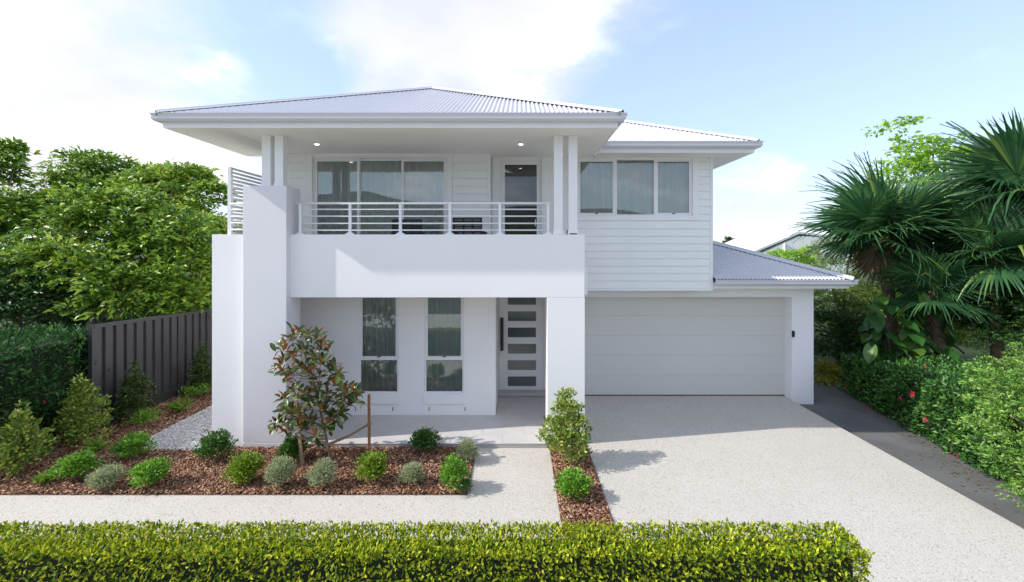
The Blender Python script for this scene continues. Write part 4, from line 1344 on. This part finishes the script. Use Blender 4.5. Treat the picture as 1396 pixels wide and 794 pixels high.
# right hibiscus hedge: front face runs from far (8.3, 11.6) to near (7.46, 7.15)
rh = empty('hibiscus_hedge', (8.4, 9.4, -0.1)); tag(rh, 'green hibiscus hedge with red flowers along the dark side paving', 'hedge')
off = np.array((8.4, 9.4, -0.1))
A, B = np.array((8.22, 11.7)), np.array((7.35, 6.9))
dirn = (B - A) / np.linalg.norm(B - A); nrm2 = np.array((dirn[1], -dirn[0])); nrm2 = nrm2 if nrm2[0] < 0 else -nrm2
parts = []
segs = 6
for i in range(segs):
    p = A + (B - A) * i / segs; q = A + (B - A) * (i + 1) / segs
    h0 = 0.80 + 0.42 * (i + 0.5) / segs
    u = (q[0] - p[0], q[1] - p[1], 0)
    parts += box_leaves(sh([((p[0], p[1], -0.08), u, (0.0, 0, h0 + 0.08), (nrm2[0], nrm2[1], 0.15), 1), ((p[0], p[1], h0), u, (1.7, 0.2, 0.1), (0, 0, 1), 0.9)]),
                        0.085, 0.44, dens=1500, amp=0.07, depth=0.07, spread=0.6, up=0.4)
parts += box_leaves(sh([((A[0], A[1], -0.08), (1.7, 0.2, 0), (0, 0, 0.9), (0.1, 1, 0), 0.5)]), 0.085, 0.42, dens=700, amp=0.05, depth=0.08)
leaf_obj('foliage', parts, M['right_hedge'], rh)
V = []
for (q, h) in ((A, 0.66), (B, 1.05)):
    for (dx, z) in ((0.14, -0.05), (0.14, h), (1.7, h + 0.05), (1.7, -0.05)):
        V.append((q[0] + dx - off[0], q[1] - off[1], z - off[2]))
MB().add(V, [(0, 1, 2, 3), (7, 6, 5, 4), (0, 4, 5, 1), (1, 5, 6, 2), (2, 6, 7, 3), (3, 7, 4, 0)]).build('painted_shade_core', bpy.data.materials['painted hedge shade'], rh)
for (px, py, s) in ((1246, 537, .075), (1229, 543, .055), (1171, 531, .05), (1184, 557, .05), (1263, 572, .06), (1306, 621, .055), (1298, 617, .04), (1154, 528, .06), (1265, 500, .04)):
    k = (px - 707) / FPX; sl = (A[0] - B[0]) / (A[1] - B[1])
    d = (B[0] - 0.07 - B[1] * sl) / (k - sl)
    p = Vector((X(px, d) - 0.05, d - 0.03, Z(py, d))) - Vector(off)
    put('flower', flm, rh, p, (1.1, -0.9, px * 1.3), (s, s, s))


def make_tree(name, label, cat, group, base, lobes, mat, nclump=160, per=60, size=0.13, ratio=0.42, crad=0.45, seed=0, trunk_r=0.13, bark='bark', droop=0.25, nlimb=10, stuff=True):
    t = empty(name, base); tag(t, label, cat, group)
    L = [(np.array(c) - np.array(base), r) for c, r in lobes]
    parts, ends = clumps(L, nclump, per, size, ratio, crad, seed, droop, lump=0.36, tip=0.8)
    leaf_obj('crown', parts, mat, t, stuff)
    r = random.Random(seed)
    c = Vector(np.mean([l[0] for l in L], 0)); top = Vector((c.x * 0.6, c.y * 0.6, c.z))
    fork = Vector((top.x * 0.35, top.y * 0.35, top.z * 0.55))
    MB().tube([(0, 0, -0.2), fork * 0.5 + Vector((0.04, 0, 0)), fork, top], [trunk_r, trunk_r * 0.85, trunk_r * 0.7, trunk_r * 0.3], 9).build('trunk', M[bark], t, smooth=True)
    idx = list(range(len(ends))); r.shuffle(idx)
    for i in idx[:nlimb]:
        e = Vector(ends[i]); s = fork.lerp(top, r.random())
        m = s.lerp(e, 0.5) + Vector((0, 0, 0.12))
        MB().tube([s, m, e], [trunk_r * 0.32, trunk_r * 0.2, trunk_r * 0.06], 6).build('limb', M[bark], t, smooth=True)
    return t


def lobe(px, py, d, rpx, rz=None, ry=None):
    s = d / FPX
    return ((X(px, d), d, Z(py, d)), (rpx * s, (ry or rpx) * s, (rz or rpx) * s))

# trees beyond the fence on the left
GT = 'trees behind the fence on the left'
make_tree('garden_tree', 'large broad green tree with bare trunk just behind the fence end', 'tree', GT, (X(116, 11.5), 11.5, 0), [lobe(110, 320, 11.8, 50, 36), lobe(165, 300, 12.2, 55, 38), lobe(215, 330, 12, 50, 40), lobe(215, 400, 11.4, 62, 42), lobe(70, 375, 11.4, 58, 45), lobe(150, 370, 11.3, 55, 42), lobe(262, 345, 12.2, 48, 45), lobe(165, 420, 11.0, 50, 22), lobe(250, 420, 11.6, 36, 22)],
          M['tree'], 520, 42, 0.165, 0.42, 0.32, seed=1, trunk_r=0.2, nlimb=18)
make_tree('garden_tree', 'taller bushy green tree behind, its crown reaching the slatted screen', 'tree', GT, (X(235, 16), 16, 0), [lobe(228, 252, 16, 36, 30), lobe(198, 262, 16.3, 34, 28), lobe(262, 250, 15.6, 30, 28), lobe(290, 270, 15.6, 24, 28), lobe(240, 300, 15.8, 55, 36), lobe(295, 330, 15, 34, 46), lobe(300, 395, 15, 36, 55)],
          M['tree_light'], 360, 40, 0.19, 0.42, 0.40, seed=2, nlimb=12)
make_tree('garden_tree', 'tall green tree behind with a separate rounded top above the bare trunk', 'tree', GT, (X(110, 17), 17, 0), [lobe(120, 236, 17, 30, 24), lobe(152, 232, 17, 24, 20), lobe(88, 262, 17, 32, 26), lobe(150, 275, 17, 42, 34), lobe(60, 300, 16.6, 44, 36), lobe(100, 300, 16.4, 40, 30)],
          M['tree'], 300, 38, 0.20, 0.42, 0.40, seed=3, nlimb=10)
make_tree('garden_tree', 'green tree cut off by the left edge of the photo', 'tree', GT, (X(-25, 14.5), 14.5, 0), [lobe(8, 220, 14.5, 30, 28), lobe(-30, 240, 14.5, 40, 40), lobe(22, 300, 14.3, 42, 36), lobe(-25, 310, 14.5, 50, 50), lobe(25, 360, 14, 50, 38)],
          M['tree'], 280, 40, 0.19, 0.42, 0.38, seed=4, nlimb=10)
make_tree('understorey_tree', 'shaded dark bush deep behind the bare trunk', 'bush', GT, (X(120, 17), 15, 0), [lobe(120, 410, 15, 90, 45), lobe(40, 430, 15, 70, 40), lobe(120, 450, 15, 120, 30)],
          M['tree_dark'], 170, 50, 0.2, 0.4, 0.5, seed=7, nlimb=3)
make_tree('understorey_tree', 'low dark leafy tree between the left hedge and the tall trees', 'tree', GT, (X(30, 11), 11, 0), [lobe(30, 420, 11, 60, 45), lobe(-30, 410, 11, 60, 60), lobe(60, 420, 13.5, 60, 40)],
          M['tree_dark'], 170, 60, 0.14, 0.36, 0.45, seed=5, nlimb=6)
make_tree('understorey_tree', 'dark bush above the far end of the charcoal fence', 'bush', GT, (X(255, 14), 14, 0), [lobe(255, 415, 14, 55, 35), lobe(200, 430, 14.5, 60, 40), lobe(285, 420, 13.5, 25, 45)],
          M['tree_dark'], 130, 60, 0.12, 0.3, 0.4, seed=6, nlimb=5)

# right side: pale shrub, bushes, lime tree
make_tree('pale_shrub', 'pale green fine-leaved shrub leaning over the drive at the right edge', 'shrub', None, (7.15, 6.15, -0.1), [((7.0, 6.1, 1.15), (0.85, 0.8, 0.75)), ((6.85, 5.8, 0.5), (0.75, 0.7, 0.55)), ((7.5, 6.5, 1.2), (0.9, 0.8, 0.8)), ((7.3, 5.6, 0.6), (0.8, 0.8, 0.7)), ((6.62, 5.72, 0.42), (0.42, 0.42, 0.42))],
          M['pale_shrub'], 460, 60, 0.052, 0.42, 0.15, seed=11, trunk_r=0.04, nlimb=14)
GR = 'bushes on the right behind the hibiscus hedge'
make_tree('golden_shrub', 'small golden-yellow speckled shrub beside the garage corner', 'shrub', GR, (X(1122, 12.6), 12.6, -0.1), [lobe(1122, 513, 12.6, 20, 19), lobe(1140, 517, 12.9, 18, 16)], M['croton'], 70, 40, 0.08, 0.4, 0.16, seed=12, trunk_r=0.03, nlimb=4)
make_tree('feathery_bush', 'tall olive feathery bush behind the garage roof corner', 'bush', GR, (X(1150, 14.5), 14.5, -0.1), [lobe(1145, 395, 14.5, 48, 60), lobe(1165, 350, 14.2, 42, 40), lobe(1120, 440, 14.5, 40, 60), lobe(1170, 440, 14.2, 45, 55)],
          M['olive'], 330, 60, 0.085, 0.25, 0.32, seed=13, nlimb=10)
make_tree('lime_bush', 'bright lime bush above the garage roof hip', 'bush', GR, (X(1075, 17), 17, -0.1), [lobe(1065, 357, 17, 32, 16), lobe(1100, 365, 17, 30, 22), lobe(1085, 400, 17, 40, 40)], M['lime'], 110, 45, 0.12, 0.5, 0.3, seed=14, nlimb=6)
make_tree('green_bush', 'green bush right behind the middle of the hibiscus hedge', 'bush', GR, (X(1240, 13.8), 13.8, -0.1), [lobe(1240, 440, 13.8, 60, 55), lobe(1300, 450, 13.6, 60, 50)], M['tree'], 190, 55, 0.13, 0.4, 0.4, seed=15, nlimb=6)
make_tree('dark_bush', 'dark green bush at the right edge behind the lowest palm fronds', 'bush', GR, (X(1385, 10.5), 10.5, -0.1), [lobe(1365, 440, 10.6, 50, 45), lobe(1410, 420, 10.3, 50, 60)], M['tree_dark'], 200, 55, 0.13, 0.4, 0.4, seed=16, nlimb=6)
make_tree('feathery_bush', 'low green bush in the shade between the garage wall and the big leaves', 'bush', GR, (X(1140, 13.4), 13.4, -0.1), [lobe(1135, 470, 13.4, 36, 40), lobe(1180, 475, 13.2, 36, 35)], M['tree_dark'], 130, 50, 0.16, 0.18, 0.4, seed=17, nlimb=5)
make_tree('leafy_bush', 'tall leafy green bush mass closing the view behind the palms', 'bush', GR, (X(1290, 19), 19, -0.1), [lobe(1200, 440, 19, 70, 55), lobe(1300, 430, 19, 80, 65), lobe(1400, 430, 18.5, 80, 70), lobe(1330, 360, 19.5, 80, 50)], M['tree_light'], 260, 45, 0.22, 0.4, 0.5, seed=19, nlimb=6)
make_tree('lime_tree', 'lime green tree rising behind the palms with one bare branch to the left', 'tree', None, (X(1285, 15.0), 15.0, -0.1), [lobe(1250, 205, 15, 34, 18), lobe(1292, 225, 15, 42, 28), lobe(1240, 245, 15, 40, 30), lobe(1210, 178, 15, 16, 7), lobe(1243, 170, 15, 8, 8), lobe(1300, 290, 15, 70, 50)],
          M['lime'], 190, 26, 0.17, 0.6, 0.34, seed=18, nlimb=14)

# ---------------------------------------------------------------- fan palms
def fan_mesh(pet, rad, nseg=46, seed=0, mat='palm'):
    r = random.Random(seed)
    V, F, Rn = [], [], []
    # petiole
    for i in range(5):
        t = i / 4; x = pet * t; z = -0.10 * pet * t * t
        w = 0.030 * (1 - 0.55 * t)
        V += [(x, -w, z), (x, w, z), (x, 0, z - w)]
    for i in range(4):
        for k in range(3):
            k2 = (k + 1) % 3
            F.append((i * 3 + k, i * 3 + k2, i * 3 + 3 + k2, i * 3 + 3 + k)); Rn.append(1.0)
    hx, hz = pet, -0.10 * pet
    span = R(145)
    da = 2 * span / nseg
    def surf(a, q):
        """point of the blade at angle a and radius q; costapalmate, wings folded down, tips drooping"""
        x = hx + q * math.cos(a) * (1.05 if abs(a) < 1 else 1)
        y = q * math.sin(a) * 0.96
        z = hz - 0.16 * rad * (abs(a) / span) ** 2 * (q / rad) - 0.10 * rad * (q / rad) ** 2 - 0.22 * abs(math.sin(a)) * q * 0.35
        return Vector((x, y, z))
    for i in range(nseg):
        a = -span + (i + 0.5) * da
        L = rad * (0.80 + 0.20 * math.cos(a * 0.7)) * r.uniform(0.93, 1.05)
        qs = [0.04 * rad, 0.30 * L, 0.56 * L, 0.80 * L, L]
        wd = [0.5, 0.5, 0.5, 0.27, 0.03]
        dr = r.uniform(0.0, 0.16) * L if r.random() < 0.8 else r.uniform(.25, .4) * L
        b = len(V)
        for q, w in zip(qs, wd):
            for s in (-1, 0, 1):
                ang = a + s * w * da * (q if q < 0.56 * L else 0.56 * L) / q if q > 0.56 * L else a + s * w * da
                p = surf(ang, q)
                if s == 0: p.z += 0.018 * q * (1 if q < 0.6 * L else 0.6)
                if q > 0.56 * L: p.z -= dr * ((q / L - 0.56) / 0.44) ** 1.6
                V.append(tuple(p))
        tone = r.betavariate(2, 2.5)
        for k in range(4):
            for s in range(2):
                F.append((b + k * 3 + s, b + k * 3 + s + 1, b + k * 3 + 3 + s + 1, b + k * 3 + 3 + s)); Rn.append(tone)
    return np_mesh('frond', np.array(V), np.array(F), M[mat], np.array(Rn))


fan = [fan_mesh(0.75, 1.62, 52, 1), fan_mesh(0.6, 1.7, 56, 2), fan_mesh(0.95, 1.5, 48, 3)]
fan_dry = fan_mesh(0.6, 1.2, 34, 4, 'palm_dry')


def palm(label, base, heart, fr, scale, ndry, seed, tr=0.13):
    t = empty('fan_palm', base); tag(t, label, 'palm', 'fan palms on the right')
    r = random.Random(seed)
    h = Vector(heart) - Vector(base)
    MB().tube([(0, 0, -0.1), h * 0.35 + Vector((0.04, 0, 0)), h * 0.8, h], [tr * 1.25, tr, tr * 1.05, tr * 0.9], 12).build('trunk', M['palm_bark'], t, smooth=True)
    def add(az, el, me, s):
        d = Vector((math.cos(az) * math.cos(el), math.sin(az) * math.cos(el), math.sin(el)))
        o = put('frond', me, t, h + Vector((0, 0, r.uniform(-0.1, 0.15))))
        o.rotation_mode = 'QUATERNION'
        q = d.to_track_quat('X', 'Z')
        o.rotation_quaternion = q @ Matrix.Rotation(r.uniform(-0.5, 0.5), 3, 'X').to_quaternion()
        o.scale = (s, s, s)
        return o
    for i in range(fr):
        az = i * 2.399 + r.uniform(-.25, .25) + seed
        el = R(80 - 106 * (i / (fr - 1)) ** 0.9 + r.uniform(-8, 8))
        add(az, el, fan[r.randrange(3)], scale * r.uniform(0.85, 1.1))
    for i in range(ndry):
        o = add(r.random() * 6.28, R(r.uniform(-75, -55)), fan_dry, scale * r.uniform(0.7, 0.95))
        o['label'] = 'dry brown hanging frond'
palm('fan palm nearest the garage, its fronds over the garage roof corner', (X(1220, 11.8), 11.8, -0.1), (X(1205, 11.8), 11.8, Z(322, 11.8)), 21, 0.85, 4, 3)
palm('tallest fan palm at the right edge of the photo', (X(1420, 10.8), 10.8, -0.1), (X(1402, 10.8), 10.8, Z(262, 10.8)), 23, 0.92, 6, 8, 0.15)
palm('middle-height fan palm in front of the tallest one at the right', (X(1362, 10.5), 10.5, -0.1), (X(1350, 10.5), 10.5, Z(345, 10.5)), 17, 0.66, 3, 21)
palm('low fan palm between the taller two, above the big leaves', (X(1290, 11.0), 11.0, -0.1), (X(1268, 11.0), 11.0, Z(398, 11.0)), 14, 0.60, 2, 14)

# large-leaved climber at the foot of the palms
def heart_mesh(seed):
    r = random.Random(seed); V, F = [], []
    n = 9
    for i in range(n):
        t = i / (n - 1)
        w = 0.42 * (math.sin(math.pi * min(1, t * 0.92 + 0.10)) ** 0.75) * (1 - 0.35 * t)
        if i == n - 1: w = 0.005
        x = -0.12 + t * 1.1
        for s in (-1, -0.5, 0, 0.5, 1):
            bx = x - (0.10 * abs(s) * (1 - t) ** 2 * 2)
            V.append((bx, s * w, 0.10 * abs(s) - 0.28 * t * t + 0.025 * math.sin(9 * t + s * 5 + seed)))
    for i in range(n - 1):
        for k in range(4):
            a = i * 5 + k; F.append((a, a + 1, a + 6, a + 5))
    return np_mesh('leaf', np.array(V), np.array(F), M['bigleaf'], np.full(len(F), r.uniform(0.15, 0.9)), smooth=True)
hearts = [heart_mesh(i) for i in range(5)]
bl = empty('climbing_plant', (X(1235, 10.9), 10.9, -0.1)); tag(bl, 'large-leaved climbing plant at the foot of the palms behind the hedge', 'plant')
r = random.Random(9)
bo = Vector(bl.location)
for i in range(64):
    px = min(1310, max(1185, r.gauss(1235, 42))); py = r.uniform(405, 482); d = 10.8 + r.uniform(-0.35, 0.4)
    p = Vector((X(px, d), d, Z(py, d))) - bo
    az = R(-90) + r.uniform(-1.3, 1.3); el = R(r.uniform(-60, -5))
    dv = Vector((math.cos(az) * math.cos(el), math.sin(az) * math.cos(el), math.sin(el)))
    o = put('leaf', hearts[r.randrange(5)], bl, p); o.rotation_mode = 'QUATERNION'; o.rotation_quaternion = dv.to_track_quat('X', 'Z')
    s = r.uniform(0.26, 0.5); o.scale = (s, s, s)
    if i < 14:
        MB().tube([(0.3 * (r.random() - .5), 0.15, 0), p * 0.6 + Vector((0, 0.2, 0)), p], [0.02, 0.016, 0.01], 5).build('stem', M['bigleaf'], bl)

# ---------------------------------------------------------------- distance: neighbour's house and trees
nb = empty('neighbour_house', (X(1075, 26), 28, 0)); tag(nb, 'pale neighbouring house with sloping white roof behind the garage roof', 'house')
bo = Vector(nb.location)
def nbp(px, py, d): return Vector(P(px, py, d)) - bo
e0, e1 = nbp(1012, 352, 26), nbp(1090, 319, 26)
wl = [Vector((e0.x + 0.4, e0.y, 0)), Vector((e1.x + 3, e0.y, 0)), Vector((e1.x + 3, e0.y, e1.z - 0.25)), Vector((e1.x, e0.y, e1.z - 0.12)), Vector((e0.x + 0.4, e0.y, e0.z - 0.05))]
MB().add([(p.x, p.y, p.z) for p in wl] + [(p.x, p.y + 6, p.z) for p in wl], [tuple(range(5)), tuple(range(9, 4, -1))] + [(i, (i + 1) % 5, 5 + (i + 1) % 5, 5 + i) for i in range(5)]).build('wall', M['neighbour_wall'], nb)
rf = [(e0.x, e0.z), (e1.x, e1.z), (e1.x + 3.6, e1.z - 0.4), (e1.x + 3.6, e1.z - 0.3), (e1.x, e1.z + 0.12), (e0.x, e0.z + 0.12)]
MB().prism(rf, 'y', e0.y - 0.03, e0.y + 6.5).build('roof', M['neighbour_roof'], nb)
xg = X(1069, 26) - bo.x
MB().tube([(xg, e0.y - 0.06, 0), (xg, e0.y - 0.06, e1.z - 0.5)], 0.05, 8).build('downpipe', M['alu'], nb)
GD = 'distant trees on the skyline right of the house'
for i, (px, py, rp, lab) in enumerate([(994, 331, 6, 'distant rounded tree, tallest on the skyline, nearest the house wall'), (1003, 334, 6, 'distant tree just right of the tallest skyline tree'), (1024, 333, 5, 'distant tree in the middle of the skyline row'),
                                        (1032, 331, 5, 'distant tree right of the middle of the skyline row'), (1040, 329, 5, 'distant dark tree second from the neighbouring roof'), (1053, 329, 4, 'distant small tree at the edge of the neighbouring roof')]):
    d = 90 + i * 3
    make_tree('distant_tree', lab, 'tree', GD, (X(px, d), d, 0), [lobe(px, py, d, rp, rp * 0.9), lobe(px + 3, py + 6, d, rp * 1.4, rp)], M['tree_dark'], 40, 24, 0.5, 0.5, 0.6, seed=30 + i, trunk_r=0.2, nlimb=0)
bank = MB(); n = 40
V = []
for i in range(n + 1):
    x = 20 + 60 * i / n
    for (dy, z) in ((0, -0.2), (8, 3.6 + 0.4 * math.sin(i * .7)), (20, 4.2 + 0.5 * math.sin(i * .5)), (40, 0)): V.append((x, 100 + dy, z))
F = [(i * 4 + k, i * 4 + 4 + k, i * 4 + 5 + k, i * 4 + 1 + k) for i in range(n) for k in range(3)]
o = MB().add(V, F).build('hillside', plain('dry hillside', (0.16, 0.13, 0.06), 0.95, var=0.3, scale=0.4), smooth=True); o['kind'] = 'structure'

# street trees across the road (mirrored in the windows)
st = make_tree('street_tree', 'street tree across the road, first one left of the camera line', 'tree', 'street trees across the road', (-14, -21, 0), [((-14, -21, 4.2), (2.6, 2.2, 2.0)), ((-15.5, -21, 3.2), (1.8, 1.6, 1.4)), ((-12.4, -21, 3.4), (1.8, 1.6, 1.4))], M['tree'], 120, 40, 0.22, 0.45, 0.6, seed=40, nlimb=4)
for (x, y, s, w) in ((-7.5, -22, 0.8, 'second from the left'), (0, -23, 0.9, 'straight behind the camera'), (6.5, -21, 0.75, 'smallest, right of the middle'), (15, -22, 1.0, 'last one on the right'), (-23, -22, 1.1, 'last and largest one on the left')):
    c = copy_tree(st); c.location = (x, y, 0); c.scale = (s, s, s); c.rotation_euler.z = x; c['label'] = 'street tree across the road, ' + w
